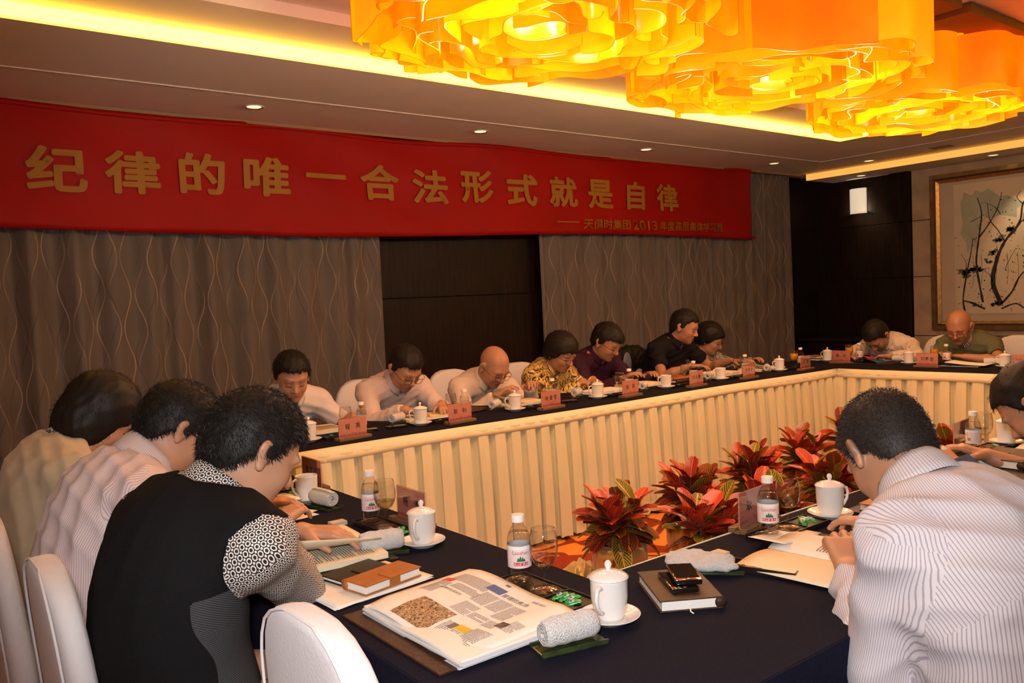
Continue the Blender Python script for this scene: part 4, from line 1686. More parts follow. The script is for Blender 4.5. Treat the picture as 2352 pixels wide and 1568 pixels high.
    # ---- collar
    if collar and (cmat or smat):
        a = unit(nd + np.array([0.10, 0, 0]))
        cx_ = unit(np.cross(np.array([0, 1.0, 0]), a))
        cy_ = np.cross(a, cx_)
        o0 = N + nd * 0.038 + spM(0.95)[:, 0] * 0.006
        fr = 0.90 if female else 1.0

        def cpt(u, v):
            th = 0.22 + (2 * PI - 0.44) * u
            fw = math.cos(th)
            front = max(0.0, fw) ** 3
            prof = [(0.064, -0.014), (0.063, 0.034 - 0.012 * fw), (0.068, 0.037 - 0.012 * fw), (0.077, 0.014 - 0.012 * fw), (0.086 + 0.006 * front, -0.012 - 0.036 * front)]
            k = v * 4
            i = min(3, int(k))
            t = k - i
            r = prof[i][0] * (1 - t) + prof[i + 1][0] * t
            zz = prof[i][1] * (1 - t) + prof[i + 1][1] * t
            p = o0 + a * zz * fr + cx_ * (math.cos(th) * r * 1.06 * fr) + cy_ * (math.sin(th) * r * fr)
            return p
        V, F = grid_mesh(36, 8, cpt, 0.0025)
        V = np.array([tuple(p) for p in V])
        F = np.array(F)
        me = np_mesh('collar', V, F, cmat or smat)
        uv_bones(me, V, F, [(o0 - a * 0.05, o0 + a * 0.05, 0.075, (0, 0, 1) if abs(a[2]) < 0.9 else (1, 0, 0))])
        obj_from('collar', me, root)
    # ---- hair
    if hair != 'bald':
        r = 0.155 * hs + (0.03 if 'bob' in hair else 0)
        f = Field(H - r - 0.02, H + r, 0.0058 if coarse < 0.013 else 0.0075)
        t = {'buzz': 0.005, 'short': 0.010, 'fringe': 0.016, 'bob': 0.020, 'bob_short': 0.022}[hair]
        f.ell(hd((-0.012, 0, 0.032)), np.array((0.099, 0.079, 0.090)) * hs, RH, 0.0, inf=t)
        f.ell(hd((-0.020, 0, -0.015)), np.array((0.082, 0.074, 0.075)) * hs, RH, 0.02, inf=t * 0.8)
        if hair == 'bob':
            f.ell(hd((-0.025, 0, -0.045)), np.array((0.085, 0.088, 0.085)) * hs, RH, 0.02, inf=0.004)
        if hair == 'fringe':
            f.ell(hd((0.055, 0.01, 0.062)), np.array((0.045, 0.062, 0.030)) * hs, RH, 0.02)
        g = np.meshgrid(*f.ax, indexing='ij')
        L = np.stack([g[i] - H[i] for i in range(3)], -1) @ RH / hs
        jit = 0.006 * np.sin(L[..., 1] * 160 + L[..., 0] * 90) * np.sin(L[..., 0] * 140 + 1.3)
        zl = hairline(hair, L[..., 0], np.abs(L[..., 1])) + jit
        f.D = np.maximum(f.D, ((zl - L[..., 2]) * 0.7).astype(np.float32))
        if 'bob' in hair:
            pass
        if t > 0.006:
            f.D += ((0.0012 if coarse < 0.013 else 0.003) * np.sin(L[..., 0] * 95 + 3 * np.sin(L[..., 1] * 40)) * np.sin(L[..., 1] * 110 + 2 * np.sin(L[..., 2] * 50))).astype(np.float32)
        V, F = f.mesh()
        V = relax(V, F, 1, 0.4)
        tri = None
        if strands:
            rnd = np.random.RandomState(seed)
            Nn = vnormals(V, F)
            hl = (V - H) @ RH / hs
            outer = np.where((np.linalg.norm((hl - np.array([-0.012, 0, 0.02])) / np.array([0.099, 0.079, 0.095]), axis=1) > 1.0))[0]
            pick = rnd.choice(outer, strands)
            b = V[pick] + rnd.normal(size=(strands, 3)) * 0.0025
            comb = RH @ np.array([0.55 if hair != 'bob' else 0.2, 0, -0.45])
            ln = (0.004 if hair == 'buzz' else 0.011) * hs
            d = Nn[pick] * (0.8 if hair == 'buzz' else 0.28) + comb * 0.8 + rnd.normal(size=(strands, 3)) * 0.25
            d /= np.linalg.norm(d, axis=1)[:, None]
            side = np.cross(d, rnd.normal(size=(strands, 3)))
            side /= np.linalg.norm(side, axis=1)[:, None]
            n0 = len(V)
            V = np.concatenate([V, b - side * 0.0007, b + side * 0.0007, b + d * ln * rnd.uniform(0.7, 1.3, (strands, 1)) + side * 0.0002, b + d * ln - side * 0.0002])
            i = np.arange(strands)
            F = np.concatenate([F, np.stack([n0 + i, n0 + strands + i, n0 + 2 * strands + i, n0 + 3 * strands + i], 1)])
        obj_from('hair', np_mesh('hair', V, F, M_hair_buzz if hair == 'buzz' else M_hair), root)
    # ---- spectacles
    if glasses:
        g = MB()
        for s in (1, -1):
            pts = []
            for i in range(17):
                a = 2 * PI * i / 16
                ca_, sa_ = math.cos(a), math.sin(a)
                pts.append(hd((0.108 - 0.008 * abs(ca_), s * 0.033 + 0.024 * np.sign(ca_) * abs(ca_) ** 0.7, -0.004 + 0.016 * np.sign(sa_) * abs(sa_) ** 0.7)))
            g.tube(pts, 0.0016, 6, caps=False)
            g.tube([hd((0.100, s * 0.057, 0.002)), hd((0.092, s * 0.074, 0.004)), hd((0.02, s * 0.088, 0.004)), hd((-0.018, s * 0.087, -0.004))], 0.0016, 6)
        g.tube([hd((0.107, 0.010, 0.002)), hd((0.112, 0, 0.005)), hd((0.107, -0.010, 0.002))], 0.0014, 6)
        gl = g.build('spectacles', M_glassrim, root, True)
    info = dict(root=root, P=P, N=N, H=H, SH=SH, EL=EL, WR=WR, sp=sp, spM=spM, RH=RH, nd=nd, face=face, hips=hips, loc=loc, lo=lo, hi=hi, hd=hd)
    PEOPLE.append(info)
    return info
# ------------------------------------------------------------------ fabrics
def striped(name, base, line, period, width, rough=0.75, axis=0, noise=0.04):
    m = bpy.data.materials.new(name)
    m.use_nodes = True
    n, l = nt(m)
    b = n['Principled BSDF']
    b.inputs['Roughness'].default_value = rough
    b.inputs['Specular IOR Level'].default_value = 0.2
    b.inputs['Sheen Weight'].default_value = 0.1
    tc = n.new('ShaderNodeTexCoord')
    s = n.new('ShaderNodeSeparateXYZ')
    l.new(tc.outputs['UV'], s.inputs[0])
    fr = math_node(n, l, 'FRACT', math_node(n, l, 'DIVIDE', s.outputs[axis], period))
    on = math_node(n, l, 'LESS_THAN', fr, width)
    c = mixcol(n, l, on, base, line)
    l.new(c, b.inputs['Base Color'])
    t = n.new('ShaderNodeTexNoise')
    t.inputs['Scale'].default_value = 500
    l.new(tc.outputs['Object'], t.inputs['Vector'])
    bp = n.new('ShaderNodeBump')
    bp.inputs['Strength'].default_value = 0.15
    bp.inputs['Distance'].default_value = 0.002
    l.new(t.outputs['Fac'], bp.inputs['Height'])
    l.new(bp.outputs[0], b.inputs['Normal'])
    return m


def ringed(name, per=0.0125):
    """black cotton with rows of small white rings"""
    m = bpy.data.materials.new(name)
    m.use_nodes = True
    n, l = nt(m)
    b = n['Principled BSDF']
    b.inputs['Roughness'].default_value = 0.7
    tc = n.new('ShaderNodeTexCoord')
    s = n.new('ShaderNodeSeparateXYZ')
    mp = n.new('ShaderNodeMapping')
    mp.inputs['Rotation'].default_value = (0, 0, R(45))
    mp.inputs['Scale'].default_value = (1 / per, 1 / per, 1)
    l.new(tc.outputs['UV'], mp.inputs[0])
    l.new(mp.outputs[0], s.inputs[0])

    def dist(ox, oy):
        fx = math_node(n, l, 'SUBTRACT', math_node(n, l, 'FRACT', math_node(n, l, 'ADD', s.outputs[0], ox)), 0.5)
        fy = math_node(n, l, 'SUBTRACT', math_node(n, l, 'FRACT', math_node(n, l, 'ADD', s.outputs[1], oy)), 0.5)
        return math_node(n, l, 'SQRT', math_node(n, l, 'ADD', math_node(n, l, 'MULTIPLY', fx, fx), math_node(n, l, 'MULTIPLY', fy, fy)))
    d1 = dist(0, 0)
    ring = math_node(n, l, 'COMPARE', d1, 0.335, 0.085)
    dot = math_node(n, l, 'LESS_THAN', dist(0.5, 0.5), 0.17)
    w = math_node(n, l, 'MAXIMUM', ring, dot)
    c = mixcol(n, l, w, (0.012, 0.010, 0.012), (0.72, 0.68, 0.62))
    l.new(c, b.inputs['Base Color'])
    return m


def splotch(name, cols, scale, rough=0.55):
    m = bpy.data.materials.new(name)
    m.use_nodes = True
    n, l = nt(m)
    b = n['Principled BSDF']
    b.inputs['Roughness'].default_value = rough
    tc = n.new('ShaderNodeTexCoord')
    t = n.new('ShaderNodeTexNoise')
    t.inputs['Scale'].default_value = scale
    t.inputs['Detail'].default_value = 3
    t.inputs['Distortion'].default_value = 1.6
    l.new(tc.outputs['Object'], t.inputs['Vector'])
    rp = n.new('ShaderNodeValToRGB')
    rp.color_ramp.interpolation = 'CONSTANT'
    e = rp.color_ramp.elements
    while len(e) < len(cols):
        e.new(0.5)
    for i, c in enumerate(cols):
        e[i].position = 0.0 if i == 0 else 0.32 + 0.36 * i / len(cols)
        e[i].color = (*c, 1)
    l.new(t.outputs['Fac'], rp.inputs[0])
    l.new(rp.outputs[0], b.inputs['Base Color'])
    return m


M_sh_white = mat('white_cotton', (0.70, 0.64, 0.62), 0.75, noise=(0.03, 8), bump=(0.1, 400), sheen=0.1, spec=0.2)
M_sh_fine = striped('pink_striped_cotton', (0.70, 0.60, 0.57), (0.50, 0.38, 0.40), 0.0085, 0.32)
M_sh_right = striped('white_striped_cotton', (0.62, 0.58, 0.60), (0.38, 0.33, 0.39), 0.0056, 0.30)
M_sh_mid = striped('mauve_striped_cotton', (0.66, 0.55, 0.54), (0.46, 0.36, 0.37), 0.0050, 0.36)
M_sh_black = mat('black_polo_knit', (0.010, 0.009, 0.013), 0.8, bump=(0.15, 300), spec=0.2)
M_sh_purple = mat('dark_purple_cotton', (0.045, 0.012, 0.030), 0.75, noise=(0.2, 10), spec=0.2)
M_sh_green = mat('grey_green_knit', (0.13, 0.135, 0.075), 0.85, noise=(0.10, 60), spec=0.15)
M_check = striped('checked_collar', (0.75, 0.70, 0.62), (0.05, 0.03, 0.03), 0.012, 0.5)
M_gold_blouse = splotch('gold_patterned_silk', [(0.03, 0.018, 0.008), (0.55, 0.36, 0.06), (0.78, 0.58, 0.20), (0.14, 0.06, 0.02), (0.62, 0.40, 0.10)], 16, 0.35)
M_bw_blouse = splotch('black_white_print', [(0.02, 0.015, 0.015), (0.6, 0.55, 0.5), (0.02, 0.015, 0.015), (0.55, 0.5, 0.45)], 34)
M_jacket = mat('beige_jacket', (0.46, 0.37, 0.25), 0.85, noise=(0.12, 12), sheen=0.2)
M_beige_shirt = mat('beige_polo', (0.50, 0.44, 0.28), 0.85, noise=(0.05, 12))
def vest_material():
    m = bpy.data.materials.new('black_knit_vest')
    m.use_nodes = True
    n, l = nt(m)
    b = n['Principled BSDF']
    b.inputs['Roughness'].default_value = 0.9
    b.inputs['Specular IOR Level'].default_value = 0.12
    tc = n.new('ShaderNodeTexCoord')
    s = n.new('ShaderNodeSeparateXYZ')
    l.new(tc.outputs['UV'], s.inputs[0])
    at = n.new('ShaderNodeAttribute')
    at.attribute_name = 'panel'
    on = math_node(n, l, 'GREATER_THAN', at.outputs['Fac'], 0.0)
    rib = math_node(n, l, 'LESS_THAN', math_node(n, l, 'FRACT', math_node(n, l, 'DIVIDE', s.outputs[1], 0.0042)), 0.45)
    grey = mixcol(n, l, rib, (0.062, 0.062, 0.066), (0.028, 0.028, 0.031))
    t = n.new('ShaderNodeTexNoise')
    t.inputs['Scale'].default_value = 320
    l.new(tc.outputs['Object'], t.inputs['Vector'])
    blk = mixcol(n, l, t.outputs['Fac'], (0.0045, 0.0042, 0.0048), (0.0100, 0.0095, 0.0105))
    l.new(mixcol(n, l, on, blk, grey), b.inputs['Base Color'])
    bp = n.new('ShaderNodeBump')
    bp.inputs['Strength'].default_value = 0.4
    bp.inputs['Distance'].default_value = 0.003
    l.new(t.outputs['Fac'], bp.inputs['Height'])
    l.new(bp.outputs[0], b.inputs['Normal'])
    return m


M_vest = vest_material()
M_rings = ringed('black_white_ring_print')
M_cream = mat('cream_cotton', (0.68, 0.58, 0.50), 0.75, noise=(0.03, 8), bump=(0.1, 400), sheen=0.1, spec=0.2)

F_ = -PI / 2        # faces the camera side from the curtain table
# --- curtain table
B1 = person('young man with fringe and pencil in a white polo shirt', (1.86, 4.70, 0.57), (1.82, 4.37, 1.045), F_, 0.48, yaw=-0.20,
            hands={-1: (1.64, 4.20, 0.84), 1: (2.10, 4.22, 0.80)}, hdirs={-1: (0.5, -0.45, -0.4), 1: (-0.5, -0.8, -0.1)}, palms={-1: (0.7, 0.2, -0.3)}, curls=(0.35, 1.35),
            shirt='short', smat=M_sh_white, hair='short', skin='mid', headscale=1.13, bulk=1.05, seed=3, strands=2500)
B2 = person('man in glasses and pale striped shirt reading with both hands on the table', (2.62, 4.72, 0.57), (2.54, 4.36, 1.03), F_, 0.72, yaw=0.05,
            hands={-1: (2.38, 4.12, 0.81), 1: (2.66, 4.16, 0.81)}, hdirs={-1: (0.75, -0.6, -0.12), 1: (-0.35, -0.9, -0.2)}, curls=(0.5, 0.6),
            shirt='long', smat=M_sh_fine, hair='short', skin='mid', glasses=True, headscale=1.13, bulk=1.08, seed=4, strands=700)
B3 = person('bald man in glasses and white shirt before the dark wood panel', (3.36, 4.76, 0.56), (3.25, 4.42, 0.975), F_, 0.70, yaw=0.12,
            hands={-1: (3.12, 4.24, 0.80), 1: (3.40, 4.24, 0.84)}, hdirs={1: (-0.4, -0.8, 0.3)}, curls=(0.8, 0.6), shirt='long', smat=M_cream, hair='bald', skin='mid', glasses=True,
            headscale=1.12, bulk=1.05, seed=5)
B4 = person('woman in glasses and a gold patterned blouse', (3.98, 4.76, 0.56), (3.88, 4.46, 1.02), F_, 0.52, yaw=0.18,
            hands={-1: (3.90, 4.28, 0.81), 1: (4.00, 4.26, 0.82)}, hdirs={-1: (0.8, -0.5, 0.0), 1: (-0.4, -0.8, -0.1)}, curls=(0.4, 0.9), shirt='long', smat=M_gold_blouse, hair='bob_short', skin='tan',
            glasses=True, female=True, headscale=1.13, bulk=1.08, seed=6, strands=600)
B5 = person('man in glasses and a dark purple shirt', (4.48, 4.82, 0.57), (4.40, 4.52, 1.06), F_, 0.58, yaw=0.22,
            hands={-1: (4.36, 4.34, 0.79), 1: (4.62, 4.32, 0.79)}, shirt='long', smat=M_sh_purple, hair='fringe', skin='tan', glasses=True, headscale=1.14, bulk=1.05, seed=7, strands=600)
B6 = person('broad man with crew cut in a black polo shirt', (5.36, 4.84, 0.60), (5.33, 4.55, 1.125), F_, 0.40, yaw=0.42,
            hands={-1: (5.14, 4.34, 0.82), 1: (5.66, 4.34, 0.82)}, hdirs={-1: (0.75, -0.6, 0.0), 1: (0.3, -0.8, 0.0)}, curls=(0.9, 0.5), shirt='short', smat=M_sh_black, hair='short', skin='tan', headscale=1.14, bulk=1.12,
            seed=8, strands=500)
B7 = person('woman in glasses and black and white print, half hidden by the black polo', (5.98, 4.86, 0.54), (5.88, 4.74, 0.985), F_, 0.45, yaw=0.45,
            hands={-1: (5.80, 4.40, 0.79), 1: (6.02, 4.40, 0.79)}, shirt='long', smat=M_bw_blouse, hair='bob_short', skin='mid', glasses=True, female=True, headscale=1.14, seed=9, collar=False, strands=400)
# --- painting table
C1 = person('man in a pale shirt with his head bowed low at the far table', (7.30, 3.74, 0.55), (6.93, 3.76, 0.955), PI, 1.05, yaw=-0.1,
            hands={1: (6.70, 3.52, 0.80), -1: (6.58, 3.84, 0.79)}, hdirs={1: (0.1, 0.9, 0), -1: (-0.3, -0.9, 0)}, shirt='long', smat=M_cream, hair='short', skin='tan', headscale=1.15, seed=10, strands=400,
            poles={1: (-0.2, 0.9, -0.2), -1: (-0.2, -0.9, -0.2)})
C2 = person('bald man in glasses and grey-green polo with checked collar', (7.28, 3.02, 0.57), (6.99, 3.09, 1.03), PI, 0.55, yaw=0.10,
            hands={1: (6.80, 2.96, 0.80), -1: (6.80, 3.16, 0.79)}, hdirs={1: (0.1, 0.9, 0.1)}, poles={1: (-0.1, 0.9, -0.3)}, shirt='short', smat=M_sh_green, cmat=M_check, hair='bald', skin='tan', glasses=True,
            headscale=1.15, bulk=1.1, seed=11)
# --- left table, nearest to the camera
A1 = person('man in a black vest over a ring-print shirt, leaning over a book', (0.46, 1.78, 0.60), (0.640, 1.775, 1.110), 0.0, 0.62, yaw=0.05, shoulder=0.30,
            arm=(0.325, 0.245), hands={-1: (0.785, 2.035, 0.835), 1: (0.862, 2.065, 0.825)}, hdirs={-1: (-0.05, 0.85, 0.30), 1: (0.80, -0.58, -0.06)}, palms={-1: (0.2, 0.4, -0.9), 1: (-0.1, 0.1, -1)},
            poles={-1: (0.40, -0.15, -0.9), 1: (-0.1, 0.7, -0.7)}, curls=(0.45, 1.2), shirt='long', smat=M_rings, vest=M_vest, hair='short', skin='mid', headscale=1.03, bulk=1.04, coarse=0.012, fine=0.0042,
            seed=12, strands=14000, wr=0.010, back=0.10, hump=0.0)
A2 = person('man in glasses and white striped shirt between the vest wearer and the hooded woman', (0.40, 2.38, 0.58), (0.655, 2.40, 1.095), 0.0, 0.72, yaw=0.0,
            hands={-1: (0.88, 2.28, 0.80), 1: (0.90, 2.52, 0.80)}, shirt='long', smat=M_sh_mid, hair='short', skin='mid', glasses=True, headscale=1.03, bulk=1.02, coarse=0.012, fine=0.0055, seed=13,
            strands=9000, trousers=M_jeans, back=0.10, wr=0.012)
A3 = person('woman with bobbed hair in a beige hooded jacket', (0.43, 2.98, 0.56), (0.57, 2.97, 1.095), 0.0, 0.75, yaw=0.0,
            hands={-1: (0.84, 2.88, 0.80), 1: (0.84, 3.06, 0.80)}, shirt='long', smat=M_jacket, hair='bob', skin='mid', female=True, headscale=1.06, bulk=0.98, seed=14, collar=True, cmat=M_bw_blouse, hood=True, strands=1500, back=0.10, wr=0.012)
# --- right table
D1 = person('man in a white striped shirt seen from behind, bent over papers', (1.60, 0.60, 0.60), (1.668, 0.885, 1.060), 1.45, 0.88, yaw=-0.37, roll=0.0, swk=0.86,
            arm=(0.255, 0.25), hands={1: (1.62, 0.95, 0.80), -1: (1.94, 1.02, 0.80)}, poles={1: (-0.42, 0.45, -0.7)}, shirt='long', smat=M_sh_right, hair='buzz', skin='mid', headscale=1.0, bulk=1.22, coarse=0.012, fine=0.0042,
            seed=15, strands=16000, back=0.12, wr=0.014)
D2 = person('dark-haired man at the right edge in a beige polo shirt', (2.98, 0.66, 0.57), (2.88, 1.045, 1.010), PI / 2, 0.85, yaw=0.10,
            hands={1: (2.80, 1.24, 0.79), -1: (3.06, 1.26, 0.79)}, poles={1: (-0.6, 0.25, -0.6)}, shirt='short', smat=M_beige_shirt, hair='short', skin='mid', headscale=1.08, seed=16, strands=1200)
# ------------------------------------------------------------------ chairs in white covers
M_cover = mat('white_chair_cover', (0.72, 0.70, 0.72), 0.8, noise=(0.03, 5), bump=(0.12, 160), spec=0.2, sheen=0.15)


def chair_meshes():
    def sec(z, hw, ht, xo, n=24, e=0.55):
        out = []
        for i in range(n):
            a = 2 * PI * i / n
            c, s = math.cos(a), math.sin(a)
            out.append(Vector((xo + ht * np.sign(c) * abs(c) ** e, hw * np.sign(s) * abs(s) ** e, z)))
        return out
    prof = []
    for (z, hw, ht) in ((0.0, 0.245, 0.050), (0.15, 0.235, 0.045), (0.40, 0.225, 0.040), (0.60, 0.222, 0.036), (0.74, 0.218, 0.034), (0.80, 0.208, 0.033), (0.845, 0.190, 0.032), (0.880, 0.162, 0.031), (0.905, 0.122, 0.029), (0.918, 0.075, 0.026), (0.923, 0.03, 0.018)):
        prof.append((z, hw, ht, -0.20 - 0.10 * max(0, z - 0.42) - 0.06 * max(0, 0.42 - z)))
    V, F = [], []
    n = 24
    for (z, hw, ht, xo) in prof:
        V += sec(z, hw, ht, xo)
    for j in range(len(prof) - 1):
        for i in range(n):
            k = (i + 1) % n
            F.append((j * n + i, j * n + k, (j + 1) * n + k, (j + 1) * n + i))
    F.append(tuple(range(n - 1, -1, -1)))
    F.append(tuple((len(prof) - 1) * n + i for i in range(n)))
    b = MB()
    b.add(V, F)
    me_b = b.mesh('backrest', M_cover, smooth=True)
    me_s = MB().box(-0.19, 0.23, -0.215, 0.215, 0.40, 0.468, bev=0.022).mesh('seat', M_cover, angle=40)
    # hanging skirt with soft folds
    path = []
    for i in range(72):
        a = 2 * PI * i / 72
        c, s = math.cos(a), math.sin(a)
        path.append((0.02 + 0.215 * np.sign(c) * abs(c) ** 0.35, 0.222 * np.sign(s) * abs(s) ** 0.35))
    V, F = [], []
    for j, z in enumerate((0.43, 0.30, 0.15, 0.01)):
        for i, (x, y) in enumerate(path):
            k = 1 + (0.02 + 0.03 * math.sin(i * 1.1)) * j / 3 * 1.2
            V.append((0.02 + (x - 0.02) * k, y * k, z))
    for j in range(3):
        for i in range(72):
            k = (i + 1) % 72
            F.append((j * 72 + i, (j + 1) * 72 + i, (j + 1) * 72 + k, j * 72 + k))
    me_k = MB().add(V, F).mesh('skirt', M_cover, smooth=True)
    pip = MB()
    pts = []
    for t in range(33):
        a = PI * t / 32
        z = 0.42 + 0.5 * (math.sin(a) ** 0.45)
        hw = np.interp(z, [p[0] for p in prof], [p[1] for p in prof])
        xo = np.interp(z, [p[0] for p in prof], [p[3] for p in prof])
        ht = np.interp(z, [p[0] for p in prof], [p[2] for p in prof])
        pts.append((xo - ht * 0.92, hw * 0.90 * (1 if a < PI / 2 else -1), z))
    pip.tube(pts, 0.003, 6)
    me_p = pip.mesh('piping', M_cover, smooth=True)
    return me_b, me_s, me_k, me_p


CHAIR = chair_meshes()


def chair(x, y, face, label):
    t = empty('banquet_chair', (x, y, 0), face, label, 'chair', 'white covered banquet chairs')
    b = obj_from('backrest', CHAIR[0], t)
    obj_from('piping', CHAIR[3], b)
    obj_from('seat', CHAIR[1], t)
    obj_from('skirt', CHAIR[2], t)
    return t


chair(0.78, 1.25, 0.0, 'white covered chair pushed in at the seat with the newspaper')
chair(0.50, 1.92, 0.0, 'white covered chair of the man in the black vest')
chair(0.45, 2.50, 0.0, 'white covered chair of the man in striped shirt beside the black vest')
chair(0.36, 3.02, 0.0, 'white covered chair of the woman in the hooded jacket')
for x, y, lb in ((1.86, 4.78, 'white covered chair of the young man with the pencil'), (2.60, 4.80, 'white covered chair behind the man in glasses and pale striped shirt'),
                 (3.34, 4.84, 'white covered chair behind the bald man in white'), (3.98, 4.84, 'white covered chair behind the woman in the gold blouse'), (4.50, 4.90, 'white covered chair of the man in the purple shirt'),
                 (5.34, 4.94, 'white covered chair of the man in the black polo, black jacket over it'), (5.98, 4.98, 'white covered chair of the half hidden woman in print')):
    chair(x, y, -PI / 2, lb)
chair(7.36, 3.46, PI, 'empty white covered chair between the two men at the far table')
chair(7.40, 3.98, PI, 'white covered chair of the man with bowed head at the far table')
chair(7.38, 2.88, PI, 'white covered chair of the bald man in the grey-green polo')
chair(1.56, 0.34, 1.45, 'white covered chair of the man seen from behind')
chair(2.98, 0.42, PI / 2, 'white covered chair at the right edge of the room')

# black jacket hung over the chair between the purple shirt and the black polo
f = Field(np.array([-0.42, -0.35, 0.25]), np.array([0.10, 0.35, 1.08]), 0.013)
f.ell((-0.25, 0.0, 0.83), (0.075, 0.235, 0.135), None, 0.02)
f.cone((-0.25, 0.22, 0.84), (-0.24, 0.25, 0.50), 0.060, 0.052, 0.05)
f.cone((-0.25, -0.22, 0.84), (-0.24, -0.25, 0.50), 0.060, 0.052, 0.05)
f.ell((-0.29, 0, 0.62), (0.060, 0.24, 0.24), None, 0.05)
_V, _F = f.mesh()
_V = wrinkle(relax(_V, _F, 1, .5), _F, 0.016, 77, 45)
jk = empty('jacket', (5.34, 4.94, 0.0), -PI / 2, 'black jacket draped over the chair of the man in the black polo', 'jacket')
obj_from('shell', np_mesh('shell', _V, _F, mat('black_nylon', (0.008, 0.010, 0.009), 0.5, spec=0.3)), jk)
obj_from('lining', MB().lathe([(0.001, 0.0), (0.03, 0.004), (0.055, 0.0)], 14, cap0=False, cap1=False).mesh('lining', mat('blue_grey_lining', (0.20, 0.24, 0.30), 0.6)), jk, (-0.168, -0.13, 0.80), (0, R(90), 0), (2.0, 1.0, 1.0))

# ------------------------------------------------------------------ table ware
def thin_glass(name, tint, base=0.055):
    m = bpy.data.materials.new(name)
    m.use_nodes = True
    n, l = nt(m)
    out = n['Material Output']
    n.remove(n['Principled BSDF'])
    tr = n.new('ShaderNodeBsdfTransparent')
    tr.inputs[0].default_value = (*tint, 1)
    g = n.new('ShaderNodeBsdfGlossy')
    g.inputs['Roughness'].default_value = 0.03
    fr = n.new('ShaderNodeLayerWeight')
    k = math_node(n, l, 'ADD', math_node(n, l, 'MULTIPLY', math_node(n, l, 'POWER', fr.outputs['Facing'], 3.0), 0.65), base)
    mx = n.new('ShaderNodeMixShader')
    l.new(k, mx.inputs[0])
    l.new(tr.outputs[0], mx.inputs[1])
    l.new(g.outputs[0], mx.inputs[2])
    l.new(mx.outputs[0], out.inputs['Surface'])
    return m


M_glass = thin_glass('clear_glass', (0.97, 0.97, 0.96))
M_pet = thin_glass('clear_plastic', (0.96, 0.96, 0.96), 0.06)
M_water = thin_glass('water', (0.95, 0.955, 0.96), 0.03)
M_acryl = thin_glass('clear_acrylic', (0.92, 0.92, 0.90), 0.05)
M_china = mat('white_porcelain', (0.82, 0.79, 0.76), 0.12, coat=0.5, noise=(0.01, 3))
M_cap = mat('white_cap', (0.85, 0.83, 0.82), 0.4, noise=(0.01, 3))
M_juice = mat('orange_juice', (0.95, 0.38, 0.01), 0.3, noise=(0.04, 20))
M_tray = mat('black_tray_wood', (0.012, 0.009, 0.008), 0.35, noise=(0.3, 30))
M_label = mat('bottle_label', (0.80, 0.66, 0.66), 0.5, noise=(0.02, 8))
M_labelw = mat('bottle_label_white', (0.85, 0.83, 0.82), 0.5)
M_lred = mat('label_red', (0.55, 0.02, 0.03), 0.5)
M_lgreen = mat('label_green', (0.02, 0.16, 0.06), 0.5)
M_lgrey = mat('label_grey', (0.25, 0.22, 0.22), 0.5)
M_lwhite = mat('label_print_white', (0.85, 0.82, 0.8), 0.5)

# cup
_c = MB()
_c.lathe([(0.0005, 0.004), (0.024, 0.004), (0.026, 0.0), (0.0285, 0.0), (0.030, 0.006), (0.0355, 0.024), (0.0378, 0.045), (0.0384, 0.080), (0.0390, 0.083), (0.0372, 0.083), (0.0362, 0.078), (0.0358, 0.045), (0.030, 0.014), (0.0005, 0.010)], 36, cap0=False, cap1=False)
ME_cup = _c.mesh('cup_body', M_china, smooth=True)
_h = MB()
_h.tube([(0.0355, 0, 0.070), (0.046, 0, 0.076), (0.058, 0, 0.072), (0.0625, 0, 0.058), (0.058, 0, 0.040), (0.047, 0, 0.026), (0.034, 0, 0.020)], [0.0048, 0.0046, 0.0044, 0.0042, 0.0042, 0.0044, 0.0048], 10)
ME_handle = _h.mesh('handle', M_china, smooth=True)
_l = MB()
_l.lathe([(0.034, -0.004), (0.0345, 0.0), (0.0410, 0.0), (0.0415, 0.002), (0.036, 0.0065), (0.026, 0.0115), (0.014, 0.0150), (0.0052, 0.0165), (0.0042, 0.0185), (0.0066, 0.0225), (0.0078, 0.0270), (0.0066, 0.0315), (0.0030, 0.0350), (0.0004, 0.0360)], 32, cap0=True, cap1=False)
ME_lid = _l.mesh('lid', M_china, smooth=True)
_s = MB()
_s.lathe([(0.0005, 0.005), (0.030, 0.004), (0.034, 0.0), (0.038, 0.0), (0.041, 0.004), (0.056, 0.0105), (0.0625, 0.0150), (0.0630, 0.0165), (0.0605, 0.0160), (0.054, 0.0120), (0.040, 0.0075), (0.0005, 0.0072)], 40, cap0=False, cap1=False)
ME_saucer = _s.mesh('saucer', M_china, smooth=True)
# bottle
_b = MB()
_b.lathe([(0.0005, 0.006), (0.012, 0.004), (0.018, 0.0), (0.0225, 0.001), (0.0262, 0.006), (0.0270, 0.014), (0.0268, 0.028), (0.0272, 0.036), (0.0272, 0.086), (0.0274, 0.092), (0.0266, 0.102), (0.0235, 0.114), (0.0180, 0.124), (0.0132, 0.131), (0.0124, 0.136), (0.0140, 0.137), (0.0140, 0.139), (0.0122, 0.140), (0.0122, 0.146)], 32, cap0=False, cap1=False)
ME_bottle = _b.mesh('bottle_body', M_pet, smooth=True)
_b = MB()
_b.lathe([(0.0120, 0.0), (0.0150, 0.0005), (0.0152, 0.0145), (0.0146, 0.0168), (0.0004, 0.0172)], 28, cap1=False)
ME_cap = _b.mesh('cap', M_cap, angle=50)
_b = MB()
_b.lathe([(0.0004, 0.007), (0.016, 0.003), (0.0240, 0.006), (0.0255, 0.014), (0.0258, 0.090), (0.0250, 0.102), (0.0222, 0.114), (0.0004, 0.114)], 28, cap0=False, cap1=False)
ME_bwater = _b.mesh('water', M_water, smooth=True)
LR = 0.0277
_b = MB()
_b.lathe([(LR, 0.036), (LR, 0.0785)], 36, cap0=False, cap1=False)
ME_label = _b.mesh('label', M_label, smooth=True)
_b = MB()
